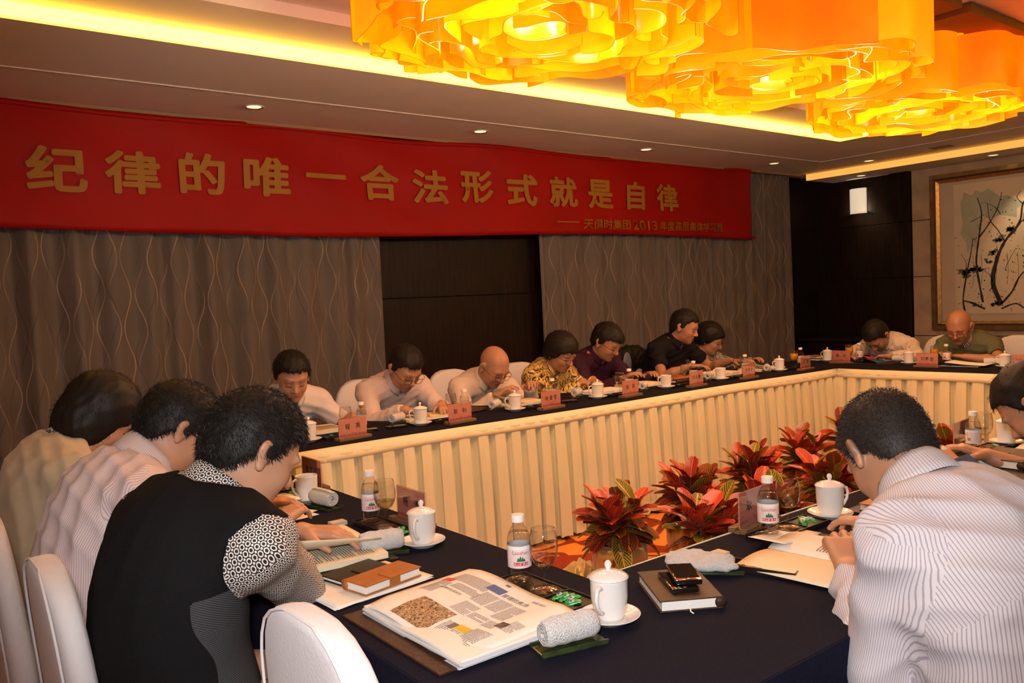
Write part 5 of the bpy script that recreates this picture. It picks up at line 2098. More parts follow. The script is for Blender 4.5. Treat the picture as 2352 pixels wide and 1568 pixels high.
_b.lathe([(LR + .0001, 0.0785), (LR + .0001, 0.087)], 36, cap0=False, cap1=False)
ME_labeltop = _b.mesh('label_top', M_labelw, smooth=True)


def wrap_mesh(me, rad, z):
    """wraps flat lettering (centred on 0,0) round a bottle, reading from +x"""
    co = np.zeros(len(me.vertices) * 3)
    me.vertices.foreach_get('co', co)
    co = co.reshape(-1, 3)
    a = co[:, 0] / rad
    out = np.stack([rad * np.cos(a), rad * np.sin(a), co[:, 1] + z], 1)
    me.vertices.foreach_set('co', out.ravel())
    me.update()
    return me


def rect_patch(name, w, h, m, n=10):
    V, F = [], []
    for i in range(n + 1):
        for s in (-1, 1):
            V.append((-w / 2 + w * i / n, s * h / 2, 0))
    F = [(2 * i, 2 * i + 2, 2 * i + 3, 2 * i + 1) for i in range(n)]
    me = bpy.data.meshes.new(name)
    me.from_pydata(V, [], F)
    me.materials.append(m)
    return me


ME_brand = wrap_mesh(text_mesh('Laoshan', 0.0125, M_lred, 0.0), LR + .0004, 0.0722)
ME_redband = wrap_mesh(rect_patch('red_band', 0.036, 0.0080, M_lred), LR + .0003, 0.0460)
ME_cn = wrap_mesh(text_mesh('崂山矿泉水', 0.0072, M_lwhite, 0.0), LR + .0006, 0.0460)
_t = MB()
for (x, w, h) in ((-0.006, 0.004, 0.010), (-0.001, 0.0045, 0.014), (0.004, 0.004, 0.012), (0.008, 0.004, 0.008)):
    _t.add([(x - w, -0.006, 0), (x + w, -0.006, 0), (x + w * .4, -0.006 + h * .45, 0), (x + w * .6, -0.006 + h * .45, 0), (x, -0.006 + h, 0), (x - w * .6, -0.006 + h * .45, 0)], [(0, 1, 2, 3, 4, 5)])
ME_tree = wrap_mesh(_t.mesh('tree_emblem', M_lgreen), LR + .0005, 0.0580)
_t = MB()
for i in range(9):
    x = 0.026 + i * 0.0014
    _t.add([(x, -0.006, 0), (x + 0.0008 * (1 + i % 2 * .6), -0.006, 0), (x + 0.0008 * (1 + i % 2 * .6), 0.004, 0), (x, 0.004, 0)], [(0, 1, 2, 3)])
for i in range(6):
    _t.add([(0.025, 0.008 + .0032 * i, 0), (0.041, 0.008 + .0032 * i, 0), (0.041, 0.0092 + .0032 * i, 0), (0.025, 0.0092 + .0032 * i, 0)], [(0, 1, 2, 3)])
for x0 in (-0.046, 0.058):
    for i in range(8):
        _t.add([(x0, -0.008 + .0036 * i, 0), (x0 + 0.018 + 0.006 * (i % 3), -0.008 + .0036 * i, 0), (x0 + 0.018 + 0.006 * (i % 3), -0.0066 + .0036 * i, 0), (x0, -0.0066 + .0036 * i, 0)], [(0, 1, 2, 3)])
ME_fine = wrap_mesh(_t.mesh('fine_print', M_lgrey), LR + .0004, 0.0535)

# goblet
_g = MB()
_g.lathe([(0.0005, 0.001), (0.0305, 0.0), (0.0312, 0.0012), (0.024, 0.0040), (0.010, 0.0070), (0.0055, 0.0100), (0.0042, 0.020), (0.0040, 0.036), (0.0052, 0.046), (0.0110, 0.0520), (0.0215, 0.0600), (0.0290, 0.0740), (0.0325, 0.0920), (0.0325, 0.1080), (0.0300, 0.1260), (0.0272, 0.1400), (0.0262, 0.1400), (0.0290, 0.1255), (0.0314, 0.1075), (0.0314, 0.0925), (0.0280, 0.0750), (0.0205, 0.0620), (0.0100, 0.0550), (0.0005, 0.0540)], 36, cap0=False, cap1=False)
ME_goblet = _g.mesh('goblet_glass', M_glass, smooth=True)


def fill_mesh(name, top, m):
    pr = [(0.0005, 0.0545), (0.0100, 0.0556), (0.0200, 0.0625), (0.0275, 0.0756), (0.0308, 0.0928), (0.0308, 0.1074), (0.0300, 0.115)]
    zz = [p[1] for p in pr]
    out = [p for p in pr if p[1] < top] + [(float(np.interp(top, zz, [p[0] for p in pr])), top), (0.0005, top)]
    return MB().lathe(out, 30, cap0=False, cap1=False).mesh(name, m, angle=50)


ME_gwater = fill_mesh('water', 0.078, M_water)
ME_gjuice = fill_mesh('juice', 0.112, M_juice)


def cup(x, y, ang, who, lid=True):
    s = obj_from('saucer', ME_saucer, None, (x, y, TZ))
    tag(s, 'white saucer under the %scup %s' % ('lidded ' if lid else 'open ', who), 'saucer', 'tea saucers')
    t = empty('teacup', (x, y, TZ + 0.0072), ang, ('white lidded porcelain cup %s' if lid else 'white porcelain cup without its lid %s') % who, 'cup', 'tea cups')
    obj_from('body', ME_cup, t)
    obj_from('handle', ME_handle, t)
    if lid:
        obj_from('lid', ME_lid, t, (0, 0, 0.0832))
    return t


def bottle(x, y, ang, who, z=TZ + 0.012, detail=True):
    t = empty('water_bottle', (x, y, z), ang, 'clear water bottle with white cap %s' % who, 'bottle', 'mineral water bottles')
    obj_from('body', ME_bottle, t)
    obj_from('cap', ME_cap, t, (0, 0, 0.1385))
    obj_from('water', ME_bwater, t)
    lb = obj_from('label', ME_label, t)
    obj_from('label_top', ME_labeltop, lb)
    obj_from('red_band', ME_redband, lb)
    obj_from('emblem', ME_tree, lb)
    if detail:
        obj_from('lettering', ME_brand, lb)
        obj_from('lettering', ME_cn, lb)
        obj_from('fine_print', ME_fine, lb)['kind'] = 'stuff'
    return t


def goblet(x, y, who, juice=False, z=TZ + 0.012):
    t = empty('goblet', (x, y, z), 0, ('stemmed glass of orange juice %s' if juice else 'stemmed water glass %s') % who, 'glass', 'stemmed glasses')
    obj_from('bowl_and_stem', ME_goblet, t)
    if juice:
        obj_from('juice', ME_gjuice, t)
    else:
        obj_from('water', ME_gwater, t)
    return t


# tray with round wells and a sweets compartment, 0.27 x 0.085, long side along x
def tray_mesh():
    b = bmesh.new()
    m = MB()
    m.box(-0.135, 0.135, -0.042, 0.042, 0.0, 0.010, bev=0.002)
    m.box(-0.135, 0.135, -0.042, -0.038, 0.010, 0.014).box(-0.135, 0.135, 0.038, 0.042, 0.010, 0.014)
    for x in (-0.135, 0.035, 0.131):
        m.box(x, x + 0.004, -0.038, 0.038, 0.010, 0.014)
    b.free()
    return m.mesh('tray', M_tray)


ME_tray = tray_mesh()
ME_well = MB().lathe([(0.0325, 0.0102), (0.0340, 0.0128), (0.0355, 0.0102)], 28, cap0=False, cap1=False).mesh('well_rim', M_tray, smooth=True)


def tray(x, y, ang, who):
    t = empty('refreshment_tray', (x, y, TZ), ang, 'black wooden tray %s' % who, 'tray', 'black refreshment trays')
    obj_from('tray_board', ME_tray, t)
    obj_from('well_rim', ME_well, t, (-0.090, 0, 0))
    obj_from('well_rim', ME_well, t, (0.000, 0, 0))
    return t


# wrapped mints
def mint_mesh():
    V, F = grid_mesh(10, 6, lambda u, v: (0.020 * (u - .5) * 2, 0.009 * (v - .5) * 2 * (1 if 0.2 < u < 0.8 else 0.75 + 0.25 * math.sin(v * 40)), 0.004 + 0.0045 * max(0, math.sin(PI * u)) ** 0.4 * max(0, math.sin(PI * v)) ** 0.5 + 0.0015 * math.sin(u * 30 + v * 9)), 0.004)
    m = MB().add(V, F)
    return m.mesh('wrapper', mat('green_foil', (0.04, 0.34, 0.06), 0.25, noise=(0.5, 120), spec=0.6), smooth=True)


ME_mint = mint_mesh()
ME_mintlabel = MB().box(-0.006, 0.006, -0.005, 0.005, 0.0082, 0.0094).mesh('label', mat('mint_label', (0.55, 0.62, 0.60), 0.4))
ME_mintdot = MB().box(-0.001, 0.004, -0.003, 0.002, 0.0094, 0.0098).mesh('dot', mat('mint_blue', (0.03, 0.04, 0.25), 0.4))


def mints(x, y, ang, n, who):
    for k in range(n):
        dx, dy = (-0.028 + 0.056 * (k + .5) / n), random.uniform(-.012, .012)
        px = x + math.cos(ang) * dx - math.sin(ang) * dy
        py = y + math.sin(ang) * dx + math.cos(ang) * dy
        t = empty('wrapped_mint', (px, py, TZ + 0.008 + 0.0015 * k), ang + R(70) + random.uniform(-.3, .3), 'small green wrapped mint in the tray %s' % who, 'sweet', 'green mints in the tray %s' % who)
        t.rotation_euler[1] = 0.28
        obj_from('wrapper', ME_mint, t)
        obj_from('label', ME_mintlabel, t)
        obj_from('dot', ME_mintdot, t)


# rolled towel on a green glass dish
def towel_mesh():
    N, T = 88, 0.0042
    V, F = [], []
    L = 0.052
    rnd = random.Random(4)
    nl = 14
    pr = []
    for i in range(N + 1):
        a = i / N * 2 * PI * 3.1
        r = 0.0045 + 0.0185 * (i / N) ** 0.8
        pr.append((r * math.cos(a + 1.2), r * math.sin(a + 1.2), a + 1.2))
    for s in (0, 1):
        for j in range(nl + 1):
            y = -L + 2 * L * j / nl
            endk = 1 - 0.16 * abs(2 * j / nl - 1) ** 5
            for (x, z, a) in pr:
                n = rnd.uniform(-.0005, .0005) + 0.0007 * math.sin(j * 1.7 + a)
                off = (T / 2 if s else -T / 2) + n
                V.append(((x + math.cos(a) * off) * endk, y, (z + math.sin(a) * off) * endk))
    W = N + 1
    B = W * (nl + 1)
    for j in range(nl):
        for i in range(N):
            q = (j * W + i, j * W + i + 1, (j + 1) * W + i + 1, (j + 1) * W + i)
            F.append(q)
            F.append(tuple(reversed([k + B for k in q])))
    for j in (0, nl):
        for i in range(N):
            a, b = j * W + i, j * W + i + 1
            F.append((a, b, b + B, a + B) if j else (b, a, a + B, b + B))
    for j in range(nl):
        for i in (0, N):
            a, b = j * W + i, (j + 1) * W + i
            F.append((a, b, b + B, a + B))
    return MB().add(V, F).mesh('rolled_towel', mat('white_terry', (0.84, 0.82, 0.81), 0.95, noise=(0.05, 300), bump=(0.9, 420), sheen=0.3), smooth=True)


ME_towel = towel_mesh()
ME_dish = MB().box(-0.030, 0.030, -0.070, 0.070, 0.0, 0.006, bev=0.002).box(-0.030, -0.026, -0.070, 0.070, 0.006, 0.010).box(0.026, 0.030, -0.070, 0.070, 0.006, 0.010).mesh('green_glass_dish', mat('green_glass', (0.035, 0.050, 0.016), 0.10, noise=(0.5, 40), trans=0.25, spec=0.6))


def towel(x, y, ang, who):
    d = obj_from('towel_dish', ME_dish, None, (x, y, TZ), (0, 0, ang))
    tag(d, 'green glass dish under the rolled towel %s' % who, 'dish', 'green glass towel dishes')
    t = obj_from('rolled_towel', ME_towel, None, (x, y, TZ + 0.0062 + 0.0285), (0, 0, ang + random.uniform(-.1, .1)), (1.15, 1.12, 1.15))
    tag(t, 'rolled white terry towel %s' % who, 'towel', 'rolled white towels')


# name stands
M_card = mat('pink_card', (0.88, 0.33, 0.28), 0.55, noise=(0.05, 10))
M_cardmark = mat('rose_print', (0.60, 0.14, 0.15), 0.55)
M_textblack = mat('black_print', (0.012, 0.010, 0.010), 0.6)
M_standwood = mat('tinted_acrylic', (0.30, 0.17, 0.08), 0.2, trans=0.3, spec=0.6)
CW, CHH = 0.164, 0.098
ME_standbase = MB().box(-0.095, 0.095, -0.028, -0.006, 0.0, 0.016, bev=0.002).box(-0.095, 0.095, 0.006, 0.028, 0.0, 0.016, bev=0.002).box(-0.095, 0.095, -0.010, 0.010, 0.0, 0.007).mesh('base', M_standwood)
ME_pane = MB().box(-CW / 2 - .002, CW / 2 + .002, -0.0034, -0.0018, 0.006, 0.012 + CHH).box(-CW / 2 - .002, CW / 2 + .002, 0.0018, 0.0034, 0.006, 0.012 + CHH).mesh('acrylic_pane', M_acryl)
ME_card = MB().box(-CW / 2, CW / 2, -0.0011, 0.0011, 0.008, 0.010 + CHH).mesh('card', M_card)
_t = MB()
for i in range(20):
    x = -CW / 2 + CW * i / 20
    h = 0.006 + 0.006 * abs(math.sin(i * 1.9)) + (0.005 if 8 < i < 12 else 0)
    for s in (-1, 1):
        y = s * 0.0013
        q = [(x, y, 0.018), (x + CW / 20, y, 0.018), (x + CW / 20, y, 0.018 + h), (x, y, 0.018 + h)]
        _t.add(q, [(0, 1, 2, 3) if s < 0 else (3, 2, 1, 0)])
ME_mark = _t.mesh('skyline_print', M_cardmark)


def name_stand(x, y, ang, chars, who):
    """front reads from the local -y side; the same name on the back"""
    t = empty('name_stand', (x, y, TZ), ang, 'pink name card in an acrylic stand %s' % who, 'name card', 'pink name card stands')
    obj_from('base', ME_standbase, t)
    obj_from('acrylic_pane', ME_pane, t)
    c = obj_from('card', ME_card, t)
    obj_from('skyline_print', ME_mark, c)
    n = len(chars)
    w = 0.030
    gap = 0.062 if n == 2 else 0.036
    key = 'lettering_' + chars
    me = MATS.get(key)
    if me is None:
        vs, fs = MB(), None
        for i, ch in enumerate(chars):
            if ch == ' ':
                continue
            g = text_mesh(ch, w, M_textblack)
            off = (i - (n - 1) / 2) * gap
            for (bx_, by_) in ((0, 0), (0.0006, 0), (0, 0.0006)):
                vs.add([(v.co.x + off + bx_, v.co.y + by_, 0) for v in g.vertices], [tuple(p.vertices) for p in g.polygons])
            bpy.data.meshes.remove(g)
        me = vs.mesh('lettering', M_textblack)
        MATS[key] = me
    obj_from('lettering', me, c, (0, -0.0016, 0.066), (R(90), 0, 0))
    obj_from('lettering', me, c, (0, 0.0016, 0.066), (R(90), 0, PI))
    return t


# one place setting; axis: unit vector along the table from cup to bottle, out: towards the ring's middle
def setting(cx, cy, ang, who, name, lid=True, juice=False, towel_at=None, stand=None, hang=None, nm=0, glass=True, btl=True, face=None, tr=True):
    ux, uy = math.cos(ang), math.sin(ang)
    cup(cx, cy, hang if hang is not None else ang + PI, who, lid)
    P_ = lambda d, o=0.0: (cx + ux * d - uy * o, cy + uy * d + ux * o)
    if tr:
        q = P_(0.205)
        tray(q[0], q[1], ang + PI, who)
    if btl:
        q = P_(0.295)
        bottle(q[0], q[1], face if face is not None else ang - PI / 2, who)
    if glass:
        q = P_(0.205)
        goblet(q[0], q[1], who, juice)
    if nm:
        q = P_(0.122)
        mints(q[0], q[1], ang, nm, who)
    if towel_at:
        towel(*towel_at, who)
    if stand:
        name_stand(*stand, name, who)


toCam = lambda x, y: math.atan2(-y, -x)
# curtain table
Bs = [(1.692, '程英', 'before the young man with the pencil', True, False), (2.345, '耿利', 'before the man in glasses and pale stripes', True, False), (3.005, '牛爱军', 'before the bald man in white', True, False),
      (3.686, '姚莉', 'before the woman in the gold blouse', True, False), (4.343, '孙永章', 'before the man in the black polo', False, False), (4.942, '胡振永', 'before the half hidden woman in print', False, False), (5.678, '王军', 'near the far corner by the curtains', True, True)]
TW = [(1.625, 4.02), (2.295, 4.06), (2.975, 4.05), (3.660, 4.06), (4.170, 3.94), (4.900, 3.97), (5.600, 3.95)]
for k, (x, nmz, who, lid, jui) in enumerate(Bs):
    setting(x, 3.89, 0.0, who, nmz, lid, jui, (TW[k][0], TW[k][1], PI / 2 + 0.5), (x + 0.185, 3.775, 0.10, ), hang=2.8, nm=1 if k < 6 else 0, face=toCam(x, 3.9) + 0.2)
# painting table
setting(6.58, 4.02, -PI / 2, 'before the man with the bowed head', '陈钊', True, True, None, (6.46, 3.82, -PI / 2), hang=PI / 2, face=PI, nm=0)
setting(6.585, 3.305, -PI / 2, 'before the bald man in the green polo', '刘秀忠', True, True, (6.72, 3.45, 0.3), (6.40, 3.07, -PI / 2), hang=PI / 2, face=PI)
setting(6.575, 2.585, -PI / 2, 'at the far table by the right picture edge', '刘 ', True, False, (6.70, 2.72, 0.3), (6.44, 2.40, -PI / 2), hang=PI / 2, face=PI)
# left table
setting(1.152, 1.206, PI / 2, 'by the newspaper', '', True, False, (1.010, 1.172, -1.82), None, hang=toCam(1.15, 1.2) - 0.42, nm=4, face=toCam(1.15, 1.47) + 0.12)
setting(1.160, 1.946, PI / 2, 'before the man in the black vest', '杨涛', True, False, (1.040, 1.960, -1.95), (1.248, 2.150, PI / 2), hang=toCam(1.15, 1.9) - 0.35, nm=3, face=toCam(1.15, 2.2) + 0.1)
setting(1.150, 2.690, PI / 2, 'before the man in glasses beside the vest', '张立志', False, False, (1.150, 2.560, PI / 2 - 1.4), (1.255, 2.880, PI / 2), hang=PI + 0.3, nm=2, face=toCam(1.15, 2.9))
# right table
setting(2.138, 1.310, PI, 'before the man seen from behind', '耿 ', True, False, None, (1.915, 1.405, 0.10), hang=-0.35, nm=4, face=toCam(1.85, 1.3) + 0.1)
setting(2.84, 1.34, PI, 'at the hidden seat behind the bent head', '', True, False, None, None, hang=-0.35, glass=False, btl=False, tr=False)
setting(3.54, 1.39, PI, 'by the right edge of the picture', '徐波', True, False, None, (3.35, 1.48, 0.10), hang=-0.3, nm=1, face=PI / 2 + 0.3)
# the lid taken off the open cup on the left table
ld = obj_from('cup_lid', ME_lid, None, (1.072, 2.655, TZ + 0.036), (R(-172), R(12), 0.4))
tag(ld, 'white porcelain cup lid lying upside down beside the open cup', 'lid')
# ------------------------------------------------------------------ papers, books, pads
M_paper = mat('white_paper', (0.84, 0.80, 0.74), 0.8, noise=(0.02, 6))
M_page = mat('cream_page', (0.80, 0.70, 0.50), 0.8, noise=(0.03, 8))
M_print = mat('grey_print', (0.22, 0.19, 0.17), 0.8)
M_pad = mat('brown_leather_pad', (0.050, 0.022, 0.010), 0.45, noise=(0.3, 40), bump=(0.3, 220))
M_padblk = mat('black_leather_pad', (0.012, 0.010, 0.009), 0.45, bump=(0.3, 220))
M_tanl = mat('tan_leather', (0.40, 0.135, 0.030), 0.42, noise=(0.10, 30), bump=(0.12, 260))
M_darkl = mat('dark_brown_leather', (0.055, 0.028, 0.015), 0.45, noise=(0.25, 30), bump=(0.2, 260))
M_blkl = mat('black_leather', (0.014, 0.011, 0.009), 0.4, noise=(0.25, 30))
M_bluec = mat('blue_cover', (0.02, 0.09, 0.30), 0.4, noise=(0.1, 9))
M_redc = mat('red_cover', (0.55, 0.03, 0.02), 0.4)
M_phone = mat('black_phone', (0.008, 0.007, 0.007), 0.12, coat=0.6)
M_chrome = mat('chrome', (0.7, 0.68, 0.65), 0.15, metal=1.0)


def rotxy(dx, dy, a):
    return dx * math.cos(a) - dy * math.sin(a), dx * math.sin(a) + dy * math.cos(a)


def pad(x, y, w, h, ang, m, label):
    t = obj_from('desk_pad', MB().box(-w / 2, w / 2, -h / 2, h / 2, 0, 0.005, bev=0.0015).mesh('desk_pad', m), None, (x, y, TZ + 0.0002), (0, 0, ang))
    return tag(t, label, 'desk pad', 'leather desk pads')


def lines_patch(fn, u0, u1, v0, v1, pitch, seed, fill=0.93):
    """rows of word-like dashes on a sheet mapping fn(u,v)->point"""
    rnd = random.Random(seed)
    V, F = [], []
    v = v1
    while v - pitch > v0:
        u = u0
        end = u1 if rnd.random() < fill else u0 + (u1 - u0) * rnd.uniform(.3, .8)
        while u < end:
            w = rnd.uniform(2.0, 5.0) * pitch * 0.6
            e = min(u + w, end)
            n = len(V)
            V += [fn(u, v), fn(e, v), fn(e, v - pitch * 0.42), fn(u, v - pitch * 0.42)]
            F.append((n, n + 1, n + 2, n + 3))
            u = e + pitch * 0.25
        v -= pitch
    return V, F


def patch(fn, u0, u1, v0, v1, n=6):
    V, F = grid_mesh(n, n, lambda a, b: fn(u0 + (u1 - u0) * a, v0 + (v1 - v0) * b))
    return V, F


def map_text(me, fn, cu, cv):
    co = np.zeros(len(me.vertices) * 3)
    me.vertices.foreach_get('co', co)
    co = co.reshape(-1, 3)
    out = np.array([tuple(fn(cu + p[0], cv + p[1])) for p in co])
    me.vertices.foreach_set('co', out.ravel())
    me.update()
    return me


# --- newspaper on its pad
pad(0.905, 1.425, 0.30, 0.385, 0.0, M_pad, 'brown leather desk pad under the newspaper')
NW, NH = 0.372, 0.285
nb0 = Vector((0.945, 1.418, TZ))


def sheet(u, v, lift=0.0):
    """newspaper page: u across (reader's right = -y), v up (away from the chair = +x), from the page centre"""
    x = v
    y = -u
    e = abs(u) / (NW / 2)
    z = 0.030 + 0.006 * math.sin(3.1 * (u + 0.2) / NW * 2) - 0.010 * max(0, e - 0.75) / 0.25 * (1 if u > 0 else 0.4) - 0.008 * max(0, -v / (NH / 2) - 0.6) / 0.4 + 0.006 * (v / NH) + lift
    xx, yy = rotxy(x, y, 0.03)
    return Vector((xx, yy, z))


nwp = empty('newspaper', tuple(nb0), 0, 'stack of printed newspaper pages on the brown pad, front page up', 'newspaper')
V, F = grid_mesh(24, 18, lambda a, b: sheet((a - .5) * NW, (b - .5) * NH), 0.0012)
mesh_obj('front_page', V, F, M_paper, nwp, True)
for k, (dx, dy, dz, s) in enumerate(((-0.010, -0.006, 0.0056, 1.0), (-0.004, -0.010, 0.0100, 1.01), (-0.012, -0.012, 0.0150, 1.0), (-0.006, -0.008, 0.0200, 1.0))):
    V, F = grid_mesh(10, 8, lambda a, b: Vector(((b - .5) * NH * s + dx, -(a - .5) * NW * s + dy, dz + 0.002 * math.sin(a * 7 + k))), 0.0042)
    mesh_obj('inner_pages', V, F, mat('blueish_paper', (0.66, 0.67, 0.70), 0.8) if k < 3 else M_paper, nwp)
up = lambda u, v: sheet(u, v, 0.0005)
up2 = lambda u, v: sheet(u, v, 0.0008)
tx = MB()
for k, (u0, u1, v0, v1) in enumerate(((-0.16, -0.115, -0.02, 0.045), (-0.150, -0.03, 0.060, 0.105), (-0.110, -0.02, 0.030, 0.056), (-0.025, 0.02, 0.02, 0.072), (0.025, 0.065, 0.02, 0.072), (0.070, 0.110, 0.0, 0.070), (-0.02, 0.03, -0.035, 0.012), (0.035, 0.085, -0.035, -0.006), (0.09, 0.125, -0.04, -0.008),
                                  (0.03, 0.06, -0.130, -0.065), (0.065, 0.095, -0.130, -0.085), (0.10, 0.150, -0.125, -0.050), (0.135, 0.165, -0.03, 0.02))):
    a, b = lines_patch(up, u0, u1, v0, v1, 0.0042, k)
    tx.add(a, b)
o = tx.build('body_text', M_print, nwp)
o['kind'] = 'stuff'
M_photo = splotch('printed_photo', [(0.03, 0.02, 0.015), (0.30, 0.16, 0.07), (0.55, 0.34, 0.16), (0.08, 0.05, 0.04), (0.62, 0.48, 0.34)], 90, 0.6)
for nm, (u0, u1, v0, v1), m in (('printed_photo', (-0.10, 0.020, -0.128, -0.040), M_photo), ('blue_block', (-0.045, 0.005, 0.082, 0.108), mat('print_blue', (0.10, 0.16, 0.36), 0.7)),
                                ('red_block', (-0.165, -0.130, 0.048, 0.068), mat('print_red', (0.60, 0.09, 0.08), 0.7)), ('yellow_block', (0.062, 0.100, -0.082, -0.060), mat('print_yellow', (0.72, 0.50, 0.02), 0.7)),
                                ('grey_block', (0.045, 0.062, -0.086, -0.064), mat('print_grey', (0.16, 0.15, 0.15), 0.7)), ('yellow_block', (0.03, 0.05, -0.140, -0.128), mat('print_yellow', (0.7, 0.5, 0.02), 0.7)),
                                ('portrait_photo', (0.115, 0.140, -0.022, 0.004), mat('portrait_print', (0.12, 0.08, 0.07), 0.7, noise=(0.8, 60))), ('title_block', (-0.025, -0.01, 0.122, 0.130), M_print)):
    V, F = patch(up, u0, u1, v0, v1)
    mesh_obj(nm, V, F, m, nwp)
for s, sz, cu, cv, b in (('管理的焦虑', 0.0165, 0.050, 0.090, 0), ('阅读·培训', 0.0100, 0.100, 0.112, 0), ('品牌的生成文化', 0.0105, -0.085, 0.020, 0)):
    obj_from('lettering', map_text(text_mesh(s, sz, M_textblack), up2, cu, cv), nwp)

# --- loose paper, tan and black notebooks beside it
sh = empty('paper_sheets', (0.886, 1.775, TZ), 0.0, 'white sheets of paper under the tan notebook', 'paper')
for k in range(2):
    V, F = grid_mesh(12, 10, lambda a, b: (lambda p: Vector((p[0], p[1], 0.0018 + 0.0022 * (k) + 0.004 * max(0, a - .8) + 0.003 * math.sin(3 * b + a * 2) * (a < .2))))(rotxy((a - .5) * 0.275, (b - .5) * 0.20, 0.10 + 0.05 * k)), 0.0008)
    mesh_obj('sheet', V, F, M_paper, sh, True)


def notebook(x, y, z, w, h, t, ang, m, label, strap=True, ribbon=False, pages=None):
    """w: along local x, h: along local y (spine on -y)"""
    r = empty('notebook', (x, y, z), ang, label, 'notebook', 'leather notebooks')
    MB().box(-w / 2, w / 2, -h / 2, h / 2, 0, 0.0035, bev=0.0015).build('back_cover', m, r)
    MB().box(-w / 2 + .003, w / 2 - .003, -h / 2 + .003, h / 2 - .005, 0.0035, t - 0.0035).build('pages', pages or M_paper, r)
    MB().box(-w / 2, w / 2, -h / 2, h / 2, t - 0.0035, t, bev=0.0015).build('front_cover', m, r)
    MB().tube([(-w / 2 + .001, -h / 2 + 0.0035, t / 2), (w / 2 - .001, -h / 2 + 0.0035, t / 2)], t / 2, 14).build('spine', m, r, True)
    if strap:
        MB().box(-0.016, 0.016, 0.0, h / 2 + 0.002, t, t + 0.0024, bev=0.001).box(-0.016, 0.016, h / 2, h / 2 + 0.0024, 0.002, t + 0.0022, bev=0.001).build('strap', m, r)
    if ribbon:
        MB().tube([(-w / 2 + .02, 0, t / 2), (-w / 2 - 0.004, 0.004, t / 2 - .002), (-w / 2 - 0.010, 0.006, 0.003), (-w / 2 - 0.018, 0.002, 0.0015)], 0.0016, 6).build('ribbon', M_paper, r, True)
    return r


notebook(0.920, 1.735, TZ + 0.006, 0.170, 0.085, 0.024, PI * 0.06 + PI, M_tanl, 'tan leather notebook with strap on the white sheets')
notebook(0.900, 1.835, TZ + 0.006, 0.150, 0.090, 0.013, PI * 0.06 + PI, M_blkl, 'thin black leather notebook behind the tan one', True)


def open_book(x, y, z, w, h, t, ang, m_cover, m_page, label, seed, text=True, lifted=False, group='open books'):
    """reader sits on local -y; w whole spread"""
    r = empty('open_book', (x, y, z), ang, label, 'book', group)
    MB().box(-w / 2 - .004, w / 2 + .004, -h / 2 - .004, h / 2 + .004, 0.0, 0.003, bev=0.001).build('cover', m_cover, r)

    def top(u, v):
        a = abs(u) / (w / 2)
        return 0.003 + t * (0.35 + 0.65 * (1 - (1 - min(1, a * 4)) ** 2)) * (1 - 0.25 * a) if a < 1 else 0.003
    for s in (-1, 1):
        V, F = grid_mesh(10, 2, lambda a, b: Vector((s * (0.0005 + (w / 2 - .001) * a), (b - .5) * h * s, top((w / 2) * a * 0.999, 0))))
        n = len(V)
        B = [Vector((p.x, p.y, 0.003)) for p in V]
        W_ = 11
        ring = list(range(W_)) + [W_ - 1 + W_ * j for j in (1, 2)] + [2 * W_ + i for i in range(W_ - 2, -1, -1)] + [W_]
        side = [(ring[k], ring[k] + n, ring[(k + 1) % len(ring)] + n, ring[(k + 1) % len(ring)]) for k in range(len(ring))]
        pg = mesh_obj('page_block', V + B, list(F) + side, m_page, r)
        if text:
            fn = lambda u, v: Vector((s * (0.02 + u), v, top(0.02 + u, 0) + 0.0006))
            a, b = lines_patch(fn, 0.0, w / 2 - 0.04, -h / 2 + .03, h / 2 - .03, 0.0072, seed + s, 0.85)
            q = mesh_obj('printed_text', a, b, M_print, pg)
            q['kind'] = 'stuff'
    if lifted:
        V, F = grid_mesh(12, 6, lambda a, b: Vector((0.004 + (w / 2 * 0.93) * math.sin(a * 1.35) * 0.86, (b - .5) * h * 0.98, 0.003 + t + 0.060 * a ** 1.6 * (0.45 + 0.55 * (1 - b)))), 0.0008)
        mesh_obj('turning_page', V, F, m_page, r, True)
    return r


# before the man in the vest
pad(0.935, 2.08, 0.27, 0.37, -0.12, M_padblk, 'dark desk pad under the book of the man in the vest')
open_book(0.925, 2.075, TZ + 0.0055, 0.345, 0.235, 0.020, -PI / 2 - 0.12, M_padblk, M_page, 'thick open book held down by the man in the black vest', 40, True, True)
sh = empty('paper_sheets', (0.95, 2.56, TZ), 0.0, 'printed sheets on the left table beside the open cup', 'paper')
for k in range(2):
    fn = lambda a, b: (lambda p: Vector((p[0], p[1], 0.0016 + 0.0020 * k)))(rotxy((a - .5) * 0.27, (b - .5) * 0.20, 0.15 + 0.3 * k))
    V, F = grid_mesh(4, 4, fn, 0.0008)
    s_ = mesh_obj('sheet', V, F, M_paper, sh)
    if k == 1:
        a, b = lines_patch(lambda u, v: (lambda p: Vector((p[0], p[1], 0.0045)))(rotxy(v, -u, 0.45)), -0.08, 0.08, -0.02, 0.10, 0.007, 5)
        mesh_obj('printed_text', a, b, M_print, s_)['kind'] = 'stuff'
# small box of matches near the vest man's hand
tag(MB().box(-0.025, 0.025, -0.017, 0.017, 0, 0.012, bev=0.001).build('matchbox', mat('matchbox_card', (0.6, 0.5, 0.38), 0.5), None, loc=(1.085, 2.32, TZ)), 'small pale box beside the tray of the man in the vest', 'box')

